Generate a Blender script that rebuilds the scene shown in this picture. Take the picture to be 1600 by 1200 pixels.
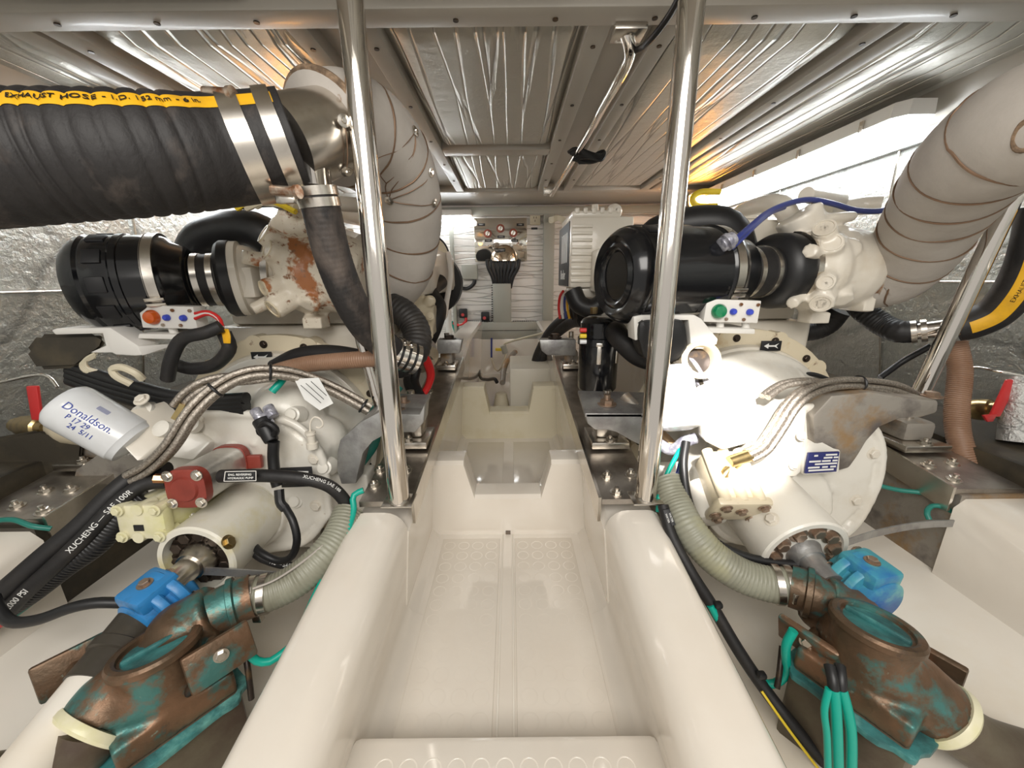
import bpy, bmesh, math, random
from mathutils import Vector, Matrix, Quaternion
random.seed(7)
PI = math.pi
SC = bpy.context.scene
COL = SC.collection
for o in list(bpy.data.objects): bpy.data.objects.remove(o)

# ---------------------------------------------------------------- camera
TH = math.radians(15.3); PH = math.radians(0.6); FPX = 600.0
F0 = Vector((0, math.cos(TH), -math.sin(TH))); R0 = Vector((1, 0, 0)); U0 = Vector((0, math.sin(TH), math.cos(TH)))
RX = (math.cos(PH)*R0 - math.sin(PH)*U0); UX = (math.sin(PH)*R0 + math.cos(PH)*U0)
cam = bpy.data.cameras.new('camera'); camo = bpy.data.objects.new('camera', cam); COL.objects.link(camo)
cam.sensor_width = 36; cam.lens = 36*FPX/1600; cam.clip_start = 0.01
camo.matrix_world = Matrix(((RX.x, UX.x, -F0.x, 0), (RX.y, UX.y, -F0.y, 0), (RX.z, UX.z, -F0.z, 0), (0, 0, 0, 1)))
SC.camera = camo
SC.view_settings.view_transform = 'Standard'; SC.view_settings.look = 'None'; SC.view_settings.gamma = 1
SC.view_settings.exposure = 0.5
try: SC.view_settings.use_curve_mapping = False
except Exception: pass

def P(px, py, Y):
    d = F0 + RX*((px-800)/FPX) - UX*((py-600)/FPX)
    return d*(Y/d.y)
def PZ(px, py, z):
    d = F0 + RX*((px-800)/FPX) - UX*((py-600)/FPX)
    return d*(z/d.z)

# ---------------------------------------------------------------- world + lights
w = bpy.data.worlds.new('world'); SC.world = w; w.use_nodes = True
w.node_tree.nodes['Background'].inputs[0].default_value = (1.0, .95, .88, 1)
w.node_tree.nodes['Background'].inputs[1].default_value = 0.40
def area(name, loc, target, sx, sy, power, col):
    l = bpy.data.lights.new(name, 'AREA'); l.shape = 'RECTANGLE'; l.size = sx; l.size_y = sy; l.energy = power; l.color = col
    o = bpy.data.objects.new(name, l); COL.objects.link(o); o.location = loc
    o.rotation_euler = (Vector(target)-Vector(loc)).to_track_quat('-Z', 'Y').to_euler(); return o
# unseen fill light added above and behind the camera to brighten the room
area('rear_fill_light', (0.0, -0.75, 0.75), (0.0, 0.9, -0.35), 1.3, 0.8, 20, (1, .96, .9))
sp = bpy.data.lights.new('gearbox_spot', 'SPOT'); sp.energy = 190; sp.spot_size = math.radians(17); sp.spot_blend = .45  # added spot standing in for the unknown source of the gearbox's bright patch
sp.shadow_soft_size = .02; sp.color = (1, .95, .9)
spo = bpy.data.objects.new('gearbox_spot', sp); COL.objects.link(spo); spo.location = (0.12, -0.15, 0.35)
spo.rotation_euler = (P(1125, 655, .8)-Vector(spo.location)).to_track_quat('-Z', 'Y').to_euler()

# ---------------------------------------------------------------- materials
def new_mat(name):
    m = bpy.data.materials.new(name); m.use_nodes = True
    nt = m.node_tree; b = nt.nodes['Principled BSDF']; return m, nt, b
def coord(nt, sc=(1, 1, 1), rot=(0, 0, 0)):
    tc = nt.nodes.new('ShaderNodeTexCoord'); mp = nt.nodes.new('ShaderNodeMapping')
    mp.inputs['Scale'].default_value = sc; mp.inputs['Rotation'].default_value = rot
    nt.links.new(tc.outputs['Object'], mp.inputs['Vector']); return mp.outputs['Vector']
def noise(nt, vec, scale, detail=4, rough=.55):
    n = nt.nodes.new('ShaderNodeTexNoise'); n.inputs['Scale'].default_value = scale
    n.inputs['Detail'].default_value = detail; n.inputs['Roughness'].default_value = rough
    nt.links.new(vec, n.inputs['Vector']); return n.outputs['Fac']
def ramp(nt, fac, a, b, ca=(0, 0, 0, 1), cb=(1, 1, 1, 1)):
    r = nt.nodes.new('ShaderNodeValToRGB'); r.color_ramp.elements[0].position = a; r.color_ramp.elements[1].position = b
    r.color_ramp.elements[0].color = ca; r.color_ramp.elements[1].color = cb
    nt.links.new(fac, r.inputs['Fac']); return r.outputs['Color']
def mixc(nt, fac, a, b):
    m = nt.nodes.new('ShaderNodeMix'); m.data_type = 'RGBA'
    nt.links.new(fac, m.inputs['Factor'])
    for i, v in ((6, a), (7, b)):
        if isinstance(v, tuple): m.inputs[i].default_value = (*v[:3], 1)
        else: nt.links.new(v, m.inputs[i])
    return m.outputs[2]
def bump(nt, b, h, strength, dist=.01, prev=None):
    n = nt.nodes.new('ShaderNodeBump'); n.inputs['Strength'].default_value = strength; n.inputs['Distance'].default_value = dist
    nt.links.new(h, n.inputs['Height'])
    if prev is not None: nt.links.new(prev, n.inputs['Normal'])
    nt.links.new(n.outputs['Normal'], b.inputs['Normal']); return n.outputs['Normal']
def mat(name, c, rough=.5, metal=0., var=None, bmp=None, coat=0., stretch=(1, 1, 1), rvar=None):
    m, nt, b = new_mat(name)
    b.inputs['Base Color'].default_value = (*c, 1); b.inputs['Roughness'].default_value = rough; b.inputs['Metallic'].default_value = metal
    b.inputs['Coat Weight'].default_value = coat; b.inputs['Coat Roughness'].default_value = .08
    v = coord(nt, stretch)
    if var:
        src = c
        for (c2, sc, lo, hi) in var:
            f = ramp(nt, noise(nt, v, sc, 6, .6), lo, hi)
            src = mixc(nt, f, src, c2)
        nt.links.new(src, b.inputs['Base Color'])
    if rvar:
        f = noise(nt, v, rvar[0]); mr = nt.nodes.new('ShaderNodeMapRange')
        mr.inputs['To Min'].default_value = rvar[1]; mr.inputs['To Max'].default_value = rvar[2]
        nt.links.new(f, mr.inputs['Value']); nt.links.new(mr.outputs[0], b.inputs['Roughness'])
    if bmp: bump(nt, b, noise(nt, v, bmp[0]), bmp[1], bmp[2] if len(bmp) > 2 else .003)
    return m
M = {}
M['enamel'] = mat('white_enamel', (.74, .69, .60), .3, 0, [((.60, .52, .40), 6, .55, .8), ((.38, .26, .13), 23, .70, .78)], (60, .15), .3)
M['enamel2'] = mat('cream_enamel_aged', (.72, .63, .46), .35, 0, [((.55, .36, .13), 7, .58, .72), ((.2, .1, .05), 30, .68, .75)], (60, .15), .2)
M['gearwhite'] = mat('gearbox_white_paint', (.78, .75, .68), .32, 0, [((.66, .60, .50), 9, .5, .8), ((.4, .3, .2), 40, .72, .78)], (50, .15), .25)
M['couplingcream'] = mat('oil_stained_cream_paint', (.76, .73, .63), .3, 0, [((.66, .58, .30), 7, .56, .72), ((.35, .25, .1), 60, .72, .78)], (60, .12), .3)
M['yellowed'] = mat('yellowed_paint', (.74, .70, .50), .35, 0, [((.62, .60, .25), 12, .45, .7), ((.35, .25, .1), 40, .68, .76)], (60, .15), .2)
M['rusty'] = mat('rust_blistered_enamel', (.74, .67, .55), .42, 0, [((.40, .15, .05), 11, .53, .58), ((.25, .12, .06), 60, .58, .66)], (70, .5), .1)
M['gelcoat'] = mat('ivory_gelcoat', (.80, .745, .665), .12, 0, [((.74, .67, .58), 3, .45, .8)], None, .5)
M['gelfloor'] = mat('hull_gelcoat', (.80, .755, .68), .3, 0, [((.72, .63, .50), 3, .5, .8), ((.45, .35, .25), 45, .74, .8)], (30, .08), .2)
M['yellow_gel'] = mat('yellow_gelcoat', (.74, .68, .52), .35, 0, [((.62, .54, .33), 5, .5, .75)], None, .2)  # yellower tone of the gelcoat, on the far frame
M['cream'] = mat('cream_painted_batten', (.43, .40, .35), .38, 0, [((.38, .35, .30), 3, .4, .8)], None, .1)
M['trunk'] = mat('grey_green_duct', (.38, .38, .33), .5)
M['chrome'] = mat('polished_stainless', (.78, .74, .69), .09, 1)
M['steel'] = mat('brushed_stainless', (.66, .62, .56), .26, 1, [((.45, .40, .34), 14, .5, .8)], None)
M['bedplate'] = mat('smeared_stainless_plate', (.56, .52, .47), .3, 1, [((.30, .26, .23), 14, .4, .7)], (35, .25), stretch=(1, 1, 1), rvar=(20, .22, .5))
M['zinc'] = mat('galvanised_steel', (.42, .42, .41), .42, .7, [((.26, .25, .25), 16, .42, .65), ((.34, .22, .14), 12, .62, .75)], (50, .4))
M['alu'] = mat('cast_aluminium', (.62, .61, .58), .35, .8, [((.45, .43, .40), 20, .45, .7)], (60, .3))
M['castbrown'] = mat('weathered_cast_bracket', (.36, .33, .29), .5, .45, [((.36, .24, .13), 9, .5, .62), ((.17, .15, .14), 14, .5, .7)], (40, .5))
M['blackgloss'] = mat('glossy_black_enamel', (.006, .0065, .008), .16, 0, None, None, .15)
M['black'] = mat('black_plastic', (.010, .010, .011), .42)
M['rubber'] = mat('black_rubber_hose', (.013, .012, .0125), .55, 0, [((.045, .038, .032), 7, .52, .75)], (60, .3))
M['dusty'] = mat('dusty_black_hose', (.016, .014, .014), .6, 0, [((.12, .095, .08), 6, .52, .70)], (70, .4), stretch=(1.5, 1.5, .8))
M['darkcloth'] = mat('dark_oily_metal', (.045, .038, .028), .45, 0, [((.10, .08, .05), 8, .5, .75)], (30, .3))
M['brownhose'] = mat('brown_ribbed_hose', (.25, .14, .085), .42, 0, [((.33, .2, .13), 9, .4, .7)], None)
M['greyhose'] = mat('grey_green_ribbed_hose', (.30, .30, .235), .42, 0, [((.20, .19, .14), 9, .4, .7), ((.40, .38, .22), 5, .55, .7)], None)
M['braid'] = mat('braided_steel_hose', (.55, .50, .44), .32, .85, [((.30, .26, .22), 260, .4, .6)], (420, .5))
M['brass'] = mat('brass', (.55, .42, .20), .3, 1, [((.30, .22, .12), 30, .45, .7)])
M['copper'] = mat('copper_fitting', (.60, .30, .16), .3, 1)
M['boltdark'] = mat('oily_bolt', (.05, .04, .035), .35, .7, [((.16, .10, .05), 30, .5, .7)])
M['boltrust'] = mat('rusty_bolt', (.50, .42, .34), .35, .8, [((.25, .11, .05), 60, .42, .62)])
M['red'] = mat('red_paint', (.28, .045, .03), .38, 0, [((.20, .03, .02), 20, .4, .7)])
M['valvered'] = mat('red_vinyl_grip', (.55, .03, .03), .35)
M['blue'] = mat('blue_paint', (.03, .22, .52), .35, 0, [((.02, .10, .22), 22, .55, .7)], (40, .2))
M['tealblue'] = mat('verdigris_blue_paint', (.06, .32, .40), .42, 0, [((.02, .13, .40), 9, .52, .66), ((.22, .48, .42), 16, .5, .7)], (40, .3))
M['teal'] = mat('green_wire_insulation', (.0, .36, .27), .35)
M['tealdark'] = mat('dark_green_wire', (.02, .20, .16), .4)
M['bluewire'] = mat('blue_wire', (.035, .05, .22), .35)
M['redwire'] = mat('red_cable', (.62, .02, .02), .35)
M['orange'] = mat('orange_cable', (.70, .18, .04), .4)
M['yellow'] = mat('yellow_stripe', (.78, .42, .01), .5, 0, [((.48, .25, .02), 14, .5, .75)])
M['ylw'] = mat('yellow_cable', (.75, .55, .03), .45)
M['ivory'] = mat('ivory_wires', (.62, .56, .42), .5)
M['lagging'] = mat('grey_lagging_cloth', (.44, .405, .365), .75, 0, [((.36, .325, .29), 9, .45, .75), ((.25, .17, .11), 30, .68, .76)], (45, .3))
M['lagedge'] = mat('frayed_brown_edge', (.28, .19, .12), .9, 0, [((.12, .08, .05), 60, .4, .6)], (150, .6))
M['wire'] = mat('lacing_wire', (.22, .14, .09), .5, .6)
M['white'] = mat('white_plastic', (.78, .76, .72), .4)
M['canwhite'] = mat('white_filter_can', (.72, .74, .76), .25, 0, [((.62, .62, .62), 8, .5, .8)], None, .3)
M['paper'] = mat('white_sticker', (.74, .74, .72), .5)
M['ink'] = mat('black_ink', (.01, .01, .012), .5)
M['inkblue'] = mat('blue_ink', (.02, .05, .32), .5)
M['inkwhite'] = mat('white_lettering', (.8, .8, .78), .5)
M['plateblue'] = mat('blue_nameplate', (.02, .025, .14), .3)
M['mirror'] = mat('mirror_polished_panel', (.80, .76, .70), .05, 1)
M['coppermirror'] = mat('polished_cable_hood', (.85, .70, .55), .07, 1)
M['gaugered'] = mat('red_brown_switch', (.32, .08, .05), .35)
M['lens_or'] = mat('amber_lens', (.60, .10, .01), .15, 0, None, None, .5)
M['lens_gr'] = mat('green_lens', (.01, .22, .09), .15, 0, None, None, .5)
M['lens_bl'] = mat('blue_button', (.05, .08, .55), .3)
M['flyw'] = mat('cast_grey_housing', (.35, .33, .30), .45, .3, [((.26, .24, .21), 9, .4, .7)], (40, .3))
M['tank'] = mat('cream_tank', (.74, .70, .60), .4)
M['clear'] = mat('clear_loom_tape', (.5, .5, .55), .2, .3, [((.2, .2, .25), 60, .4, .6)], (120, .6))

def bronze():
    m, nt, b = new_mat('verdigris_bronze')
    v = coord(nt)
    c = mixc(nt, ramp(nt, noise(nt, v, 9, 6), .42, .62), (.115, .075, .045), (.235, .13, .075))
    c = mixc(nt, ramp(nt, noise(nt, v, 26, 6, .65), .55, .70), c, (.05, .04, .035))
    c = mixc(nt, ramp(nt, noise(nt, v, 13, 8, .65), .52, .62), c, (.07, .20, .185))
    c = mixc(nt, ramp(nt, noise(nt, v, 50, 6), .68, .74), c, (.30, .38, .32))
    nt.links.new(c, b.inputs['Base Color']); b.inputs['Roughness'].default_value = .42; b.inputs['Metallic'].default_value = .55
    bump(nt, b, noise(nt, v, 60, 6), .5, .003); return m
M['bronze'] = bronze()
M['patina'] = mat('teal_patina', (.05, .22, .22), .45, .2, [((.03, .10, .10), 22, .4, .62), ((.16, .42, .38), 15, .55, .7)], (70, .5))
M['bronzebox'] = mat('dark_bronze_box', (.13, .11, .075), .42, .3, [((.08, .055, .04), 8, .42, .65), ((.19, .16, .09), 5, .55, .7)], (40, .3))

def foil(name, c, rough, stretch, kind):
    m, nt, b = new_mat(name)
    b.inputs['Base Color'].default_value = (*c, 1); b.inputs['Metallic'].default_value = .82 if kind != 'quilt' else .15; b.inputs['Roughness'].default_value = rough
    v = coord(nt, stretch)
    nz = nt.nodes.new('ShaderNodeTexNoise'); nz.inputs['Scale'].default_value = 1.4; nz.inputs['Detail'].default_value = 2
    nt.links.new(v, nz.inputs['Vector'])
    mx = nt.nodes.new('ShaderNodeVectorMath'); mx.operation = 'MULTIPLY_ADD'; mx.inputs[1].default_value = (.45, .45, .45) if kind != 'wall' else (.25, .25, .25)
    nt.links.new(nz.outputs['Color'], mx.inputs[0]); nt.links.new(v, mx.inputs[2])
    vo = nt.nodes.new('ShaderNodeTexVoronoi'); vo.feature = 'DISTANCE_TO_EDGE'; vo.inputs['Scale'].default_value = 1.0
    nt.links.new(mx.outputs[0], vo.inputs['Vector'])
    ln = ramp(nt, vo.outputs['Distance'], 0.0, .06)
    n1 = bump(nt, b, ln, .75 if kind != 'wall' else .35, .006 if kind != 'wall' else .003)
    v2 = coord(nt)
    bump(nt, b, noise(nt, v2, 26 if kind != 'wall' else 42, 7, .62), .30 if kind != 'wall' else 1.0, .010, n1)
    dk = tuple(x*(.6 if kind != 'quilt' else .82) for x in c)  # shade of the creases, mixed into the foil's base colour
    nt.links.new(mixc(nt, ramp(nt, vo.outputs['Distance'], 0.0, .03), dk, c), b.inputs['Base Color'])
    return m
M['foil_ceiling'] = foil('silver_foil_ceiling', (.56, .545, .50), .34, (19, .75, 1), 'ceiling')
M['foil_wall'] = foil('silver_foil_wall', (.54, .56, .54), .30, (1, 1.6, 2.0), 'wall')
M['foil_quilt'] = foil('white_quilted_foil', (.78, .75, .71), .4, (2.2, 1, 26), 'quilt')
M['foil_pipe'] = foil('silver_foil_tape', (.62, .62, .6), .3, (9, 9, 20), 'wall')
def emis(name, c, s):
    m, nt, b = new_mat(name); b.inputs['Base Color'].default_value = (*c, 1)
    b.inputs['Emission Color'].default_value = (*c, 1); b.inputs['Emission Strength'].default_value = s; return m
M['tube'] = emis('lit_fluorescent_diffuser', (.93, .97, 1.0), 11.5)
M['amber_dim'] = emis('dim_amber_lamp', (1.0, .42, .06), 12)
M['amber'] = emis('lit_amber_lamp', (1.0, .42, .06), 28)

# ---------------------------------------------------------------- mesh helpers
def B(): return bmesh.new()
def obj(name, bm, m, parent=None, angle=35, kind=None):
    bmesh.ops.recalc_face_normals(bm, faces=bm.faces[:])
    me = bpy.data.meshes.new(name); bm.to_mesh(me); bm.free()
    return obj_me(name, me, m, parent, angle, kind)
def obj_me(name, me, m, parent=None, angle=35, kind=None):
    me.materials.clear(); me.materials.append(M[m])
    for p in me.polygons: p.use_smooth = True
    if angle < 180: me.set_sharp_from_angle(angle=math.radians(angle))
    o = bpy.data.objects.new(name, me); COL.objects.link(o)
    if parent is not None: attach(o, parent)
    if kind: o['kind'] = kind
    return o
def attach(o, parent):
    o.parent = parent          # geometry is in world space: only a thing's own base offset is undone
    o.matrix_parent_inverse = Matrix.Translation(-parent.location) if parent.parent is None else Matrix.Identity(4)
def cast(name, bm, m, parent=None, voxel=.006, smooth=4, angle=180, kind=None):
    """one continuous casting: closed shapes fused by a voxel remesh and softened"""
    bmesh.ops.recalc_face_normals(bm, faces=bm.faces[:])
    me = bpy.data.meshes.new(name); bm.to_mesh(me); bm.free()
    t = bpy.data.objects.new('tmp', me); COL.objects.link(t)
    md = t.modifiers.new('r', 'REMESH'); md.mode = 'VOXEL'; md.voxel_size = voxel
    ms = t.modifiers.new('s', 'SMOOTH'); ms.iterations = smooth; ms.factor = .5
    dg = bpy.context.evaluated_depsgraph_get(); dg.update()
    me2 = bpy.data.meshes.new_from_object(t.evaluated_get(dg)); me2.name = name
    bpy.data.objects.remove(t)
    return obj_me(name, me2, m, parent, angle, kind)
def thing(name, label, cat, loc, group=None):
    o = bpy.data.objects.new(name, None); COL.objects.link(o); o.location = Vector(loc); o.empty_display_size = .02
    return tag(o, label, cat, group)
def tag(o, label, cat, group=None):
    o['label'] = label; o['category'] = cat
    if group: o['group'] = group
    return o
def struct(name, bm, m, angle=35): return obj(name, bm, m, None, angle, 'structure')

def box(bm, c, s, rot=None, bev=0.):
    c = Vector(c); r = bmesh.ops.create_cube(bm, size=1)
    vs = r['verts']; mt = Matrix.Diagonal((*s, 1))
    rm = (rot if rot is not None else Matrix.Identity(3)).to_4x4()
    bmesh.ops.transform(bm, matrix=Matrix.Translation(c) @ rm @ mt, verts=vs)
    if bev > 0:
        es = list({e for v in vs for e in v.link_edges})
        bmesh.ops.bevel(bm, geom=es, offset=bev, segments=2, affect='EDGES', profile=.5)
def bx(bm, x0, x1, y0, y1, z0, z1, bev=0.):
    box(bm, ((x0+x1)/2, (y0+y1)/2, (z0+z1)/2), (abs(x1-x0), abs(y1-y0), abs(z1-z0)), None, bev)
def frame(axis, up=None):
    a = Vector(axis).normalized(); u = Vector(up) if up is not None else (Vector((0, 0, 1)) if abs(a.z) < .9 else Vector((0, 1, 0)))
    x = u.cross(a).normalized(); y = a.cross(x).normalized(); return x, y, a     # x side, y up, a axis
def lathe(bm, p0, axis, prof, n=32, cap=True):
    """prof: list of (distance along axis, radius)"""
    p0 = Vector(p0); x, y, a = frame(axis); rings = []
    for (t, r) in prof:
        r = max(r, 1e-5)
        rings.append([bm.verts.new(p0+a*t+(x*math.cos(2*PI*i/n)+y*math.sin(2*PI*i/n))*r) for i in range(n)])
    for A, Bq in zip(rings, rings[1:]):
        for i in range(n): bm.faces.new((A[i], A[(i+1) % n], Bq[(i+1) % n], Bq[i]))
    if cap: bm.faces.new(rings[0][::-1]); bm.faces.new(rings[-1])
def cyl(bm, p0, p1, r, r1=None, n=24, bev=0.):
    p0 = Vector(p0); p1 = Vector(p1); L = (p1-p0).length; r1 = r if r1 is None else r1
    if bev > 0: lathe(bm, p0, p1-p0, [(0, r-bev), (bev*.3, r-bev*.3), (bev, r), (L-bev, r1), (L-bev*.3, r1-bev*.3), (L, r1-bev)], n)
    else: lathe(bm, p0, p1-p0, [(0, r), (L, r1)], n)
def sph(bm, c, r, s=(1, 1, 1), n=20):
    rr = bmesh.ops.create_uvsphere(bm, u_segments=n, v_segments=n//2, radius=1)
    bmesh.ops.transform(bm, matrix=Matrix.Translation(Vector(c)) @ Matrix.Diagonal((r*s[0], r*s[1], r*s[2], 1)), verts=rr['verts'])
def prism(bm, pts, ext, bev=0.):
    ext = Vector(ext); a = [bm.verts.new(Vector(p)) for p in pts]; b = [bm.verts.new(Vector(p)+ext) for p in pts]
    n = len(pts); fs = [bm.faces.new(a), bm.faces.new(b[::-1])]
    for i in range(n): fs.append(bm.faces.new((a[(i+1) % n], a[i], b[i], b[(i+1) % n])))
    if bev > 0:
        bmesh.ops.recalc_face_normals(bm, faces=fs)
        bmesh.ops.bevel(bm, geom=list({e for f in fs for e in f.edges}), offset=bev, segments=2, affect='EDGES', profile=.5)
def ring_loft(bm, rings, cap=True):
    R = [[bm.verts.new(Vector(p)) for p in r] for r in rings]; n = len(R[0])
    for A, Bq in zip(R, R[1:]):
        for i in range(n): bm.faces.new((A[i], A[(i+1) % n], Bq[(i+1) % n], Bq[i]))
    if cap: bm.faces.new(R[0][::-1]); bm.faces.new(R[-1])
def path(ctrl, step=.01):
    c = [Vector(p) for p in ctrl]
    if len(c) == 2: dense = [c[0].lerp(c[1], i/20) for i in range(21)]
    else:
        e = [c[0]*2-c[1]]+c+[c[-1]*2-c[-2]]; dense = []
        for i in range(1, len(e)-2):
            p0, p1, p2, p3 = e[i-1:i+3]
            for k in range(24):
                t = k/24
                dense.append(.5*((2*p1)+(p2-p0)*t+(2*p0-5*p1+4*p2-p3)*t*t+(3*p1-p0-3*p2+p3)*t**3))
        dense.append(c[-1])
    out = [dense[0]]; acc = 0
    for a, b in zip(dense, dense[1:]):
        L = (b-a).length
        if L < 1e-9: continue
        d = step-acc
        while d <= L: out.append(a.lerp(b, d/L)); d += step
        acc = L-(d-step)
    if (out[-1]-dense[-1]).length > step*.3: out.append(dense[-1])
    return out
def frames(pts, up=None):
    fr = []; x, y, a = frame(pts[1]-pts[0], up)
    for i, p in enumerate(pts):
        t = (pts[min(i+1, len(pts)-1)]-pts[max(i-1, 0)]).normalized()
        q = a.rotation_difference(t); x = (q @ x).normalized(); y = (q @ y).normalized(); a = t
        x = (x-a*x.dot(a)).normalized(); y = a.cross(x).normalized()
        fr.append((p, x, y, a))
    return fr
def tube(bm, ctrl, r, n=14, step=.01, rib=0., pitch=.01, up=None, radf=None, r1=None):
    pts = path(ctrl, step); fr = frames(pts, up); rings = []; N = len(pts)-1
    for i, (p, x, y, a) in enumerate(fr):
        s = i*step; rr = r if r1 is None else r+(r1-r)*i/N
        if rib: rr *= 1+rib*(abs(math.sin(PI*s/pitch))**.7-.5)*2
        ring = []
        for k in range(n):
            an = 2*PI*k/n; q = rr if radf is None else rr*radf(s, an)
            ring.append(p+(x*math.cos(an)+y*math.sin(an))*q)
        rings.append(ring)
    ring_loft(bm, rings)
def hose(name, ctrl, r, m, label=None, cat=None, parent=None, n=14, step=.01, rib=0., pitch=.01, group=None, **k):
    bm = B()
    if rib: step = min(step, pitch/4)
    tube(bm, ctrl, r, n, step, rib, pitch, **k)
    o = obj(name, bm, m, parent, 60 if not rib else 80)
    if label: tag(o, label, cat, group)
    return o
def band(bm, c, axis, r, w, t=.003, n=32):
    lathe(bm, Vector(c)-Vector(axis).normalized()*w/2, axis, [(0, r), (0, r+t), (w, r+t), (w, r)], n)
_boltme = {}
def bolt_mesh(kind='hex'):
    if kind in _boltme: return _boltme[kind]
    bm = B()
    lathe(bm, (0, 0, 0), (0, 0, 1), [(0, 1.45), (.22, 1.45), (.24, 1.2)], 20)
    n = 6; R = []
    for z, r in ((.2, .95), (.25, 1.), (.8, 1.), (.9, .85)):
        R.append([Vector((r*math.cos(2*PI*i/n), r*math.sin(2*PI*i/n), z)) for i in range(n)])
    ring_loft(bm, R)
    if kind == 'stud': cyl(bm, (0, 0, .8), (0, 0, 1.6), .5, n=12)
    bmesh.ops.recalc_face_normals(bm, faces=bm.faces[:])
    me = bpy.data.meshes.new('bolt'); bm.to_mesh(me); bm.free(); _boltme[kind] = me; return me
def bolt(p, nrm, r, m, parent, kind='hex', name='bolt'):
    key = (kind, m)
    if key not in _boltme:
        me = bolt_mesh(kind).copy(); me.materials.append(M[m])
        for q in me.polygons: q.use_smooth = True
        me.set_sharp_from_angle(angle=math.radians(30)); _boltme[key] = me
    o = bpy.data.objects.new(name, _boltme[key]); COL.objects.link(o)
    x, y, a = frame(nrm)
    mt = Matrix((x, y, a)).transposed().to_4x4() @ Matrix.Diagonal((r, r, r, 1)); mt.translation = Vector(p)
    if parent is not None: attach(o, parent)
    o.matrix_basis = mt
    return o
def text_mesh(s, size, ext=.0006):
    cu = bpy.data.curves.new('t', 'FONT'); cu.body = s; cu.size = size; cu.extrude = ext; cu.align_x = 'CENTER'; cu.align_y = 'CENTER'
    cu.resolution_u = 3
    t = bpy.data.objects.new('t', cu); COL.objects.link(t)
    dg = bpy.context.evaluated_depsgraph_get(); dg.update()
    me = bpy.data.meshes.new_from_object(t.evaluated_get(dg)); bpy.data.objects.remove(t); return me
def text(s, size, o, xd, yd, m, parent, name='lettering', ext=.0006):
    me = text_mesh(s, size, ext); xd = Vector(xd).normalized(); z = xd.cross(Vector(yd)).normalized(); yd = z.cross(xd)
    mt = Matrix((xd, yd, z)).transposed().to_4x4(); mt.translation = Vector(o); me.transform(mt)
    return obj_me(name, me, m, parent, 180)
def text_on(s, size, fr, step, s0, ang, r, m, parent, flip=1, name='lettering'):
    me = text_mesh(s, size, .0005)
    for v in me.vertices:
        u = s0+v.co.x; i = max(0, min(len(fr)-2, int(u/step))); t = u/step-i
        p = fr[i][0].lerp(fr[i+1][0], t); x, y = fr[i][1], fr[i][2]
        an = ang+v.co.y*flip/r; v.co = p+(x*math.cos(an)+y*math.sin(an))*(r+.0012+v.co.z)
    return obj_me(name, me, m, parent, 180)
def stripe(bm, fr, i0, i1, a0, a1, r, n=6, radf=None, step=.01):
    rows = []
    for i in range(i0, i1):
        p, x, y, a = fr[i]; rr = r*(radf(i*step) if radf else 1)
        rows.append([bm.verts.new(p+(x*math.cos(a0+(a1-a0)*k/n)+y*math.sin(a0+(a1-a0)*k/n))*rr) for k in range(n+1)])
    for A, Bq in zip(rows, rows[1:]):
        for k in range(n): bm.faces.new((A[k], A[k+1], Bq[k+1], Bq[k]))
# ================================================================ SETTING
HC = .50; WY = 3.0; XC = -.015
def bed(Y): return -.5296+.128*Y          # the engine beds rise forward
def sheet(name, x0, x1, y0, y1, z, t, m): bm = B(); bx(bm, x0, x1, y0, y1, z, z+t); return struct(name, bm, m)
# hull under the engines: shallow V either side of the walkway tub
bm = B()
for s in (-1, 1):
    xs = (.30, .62, .95, 1.42); zs = (-.80, -.72, -.64, -.50)
    for k in range(3):
        a, b = (xs[k]*s, zs[k]), (xs[k+1]*s, zs[k+1])
        prism(bm, [(a[0], -.2, a[1]), (b[0], -.2, b[1]), (b[0], -.2, b[1]-.03), (a[0], -.2, a[1]-.03)], (0, 3.3, 0))
struct('floor', bm, 'gelfloor')
# walkway tub: floor, frames with notches, sloping fillets
def tubwall(s):
    """inner stringer: rounded top, wall down to the tub floor"""
    bm = B(); rings = []
    for Y in (-.25, 0, .2, .4, .6, .69):
        zt = bed(Y)-.018; xo = XC+s*.318; xi = XC+s*.205; xf = XC+s*.232
        r = .028
        pr = [(xo, -.86), (xo, zt-r)]
        for k in range(1, 5): a = k/4*PI/2; pr.append((xo-s*(r-r*math.cos(a)), zt-r+r*math.sin(a)))
        R2 = .045
        for k in range(0, 6): a = k/5*PI/2*.92; pr.append((xi+s*R2-s*R2*math.sin(a), zt-R2+R2*math.cos(a)))
        pr += [((xi+xf)/2-s*.004, (zt-.72)/2), (xf-s*.008, -.69), (xf-s*.022, -.712), (xf-s*.05, -.722), (xf-s*.05, -.86)]
        rings.append([(x, Y, z) for x, z in pr])
    ring_loft(bm, rings); return bm
for s in (-1, 1): struct('wall_%s' % ('walkway_left' if s < 0 else 'walkway_right'), tubwall(s), 'gelcoat', 50)
for s in (-1, 1):      # forward continuation, below the bed plates
    bm = B(); rings = []
    for Y in (.69, 1.0, 1.4, 2.0, 2.9):
        zt = bed(Y)-.052 if Y < 1.55 else bed(min(Y, 2.0))-.03; xo = XC+s*.315; xi = XC+s*.203; xf = XC+s*.222
        pr = [(xo, -.86), (xo, zt), (xi+s*.012, zt), (xi, zt-.012), (xf, -.70), (xf-s*.02, -.72), (xf-s*.04, -.722), (xf-s*.04, -.86)]
        rings.append([(x, Y, z) for x, z in pr])
    ring_loft(bm, rings); struct('trim_%d' % (1 if s < 0 else 2), bm, 'gelcoat', 40)
bm = B(); bx(bm, XC-.235, XC+.235, -.2, 2.95, -.76, -.72)
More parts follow.
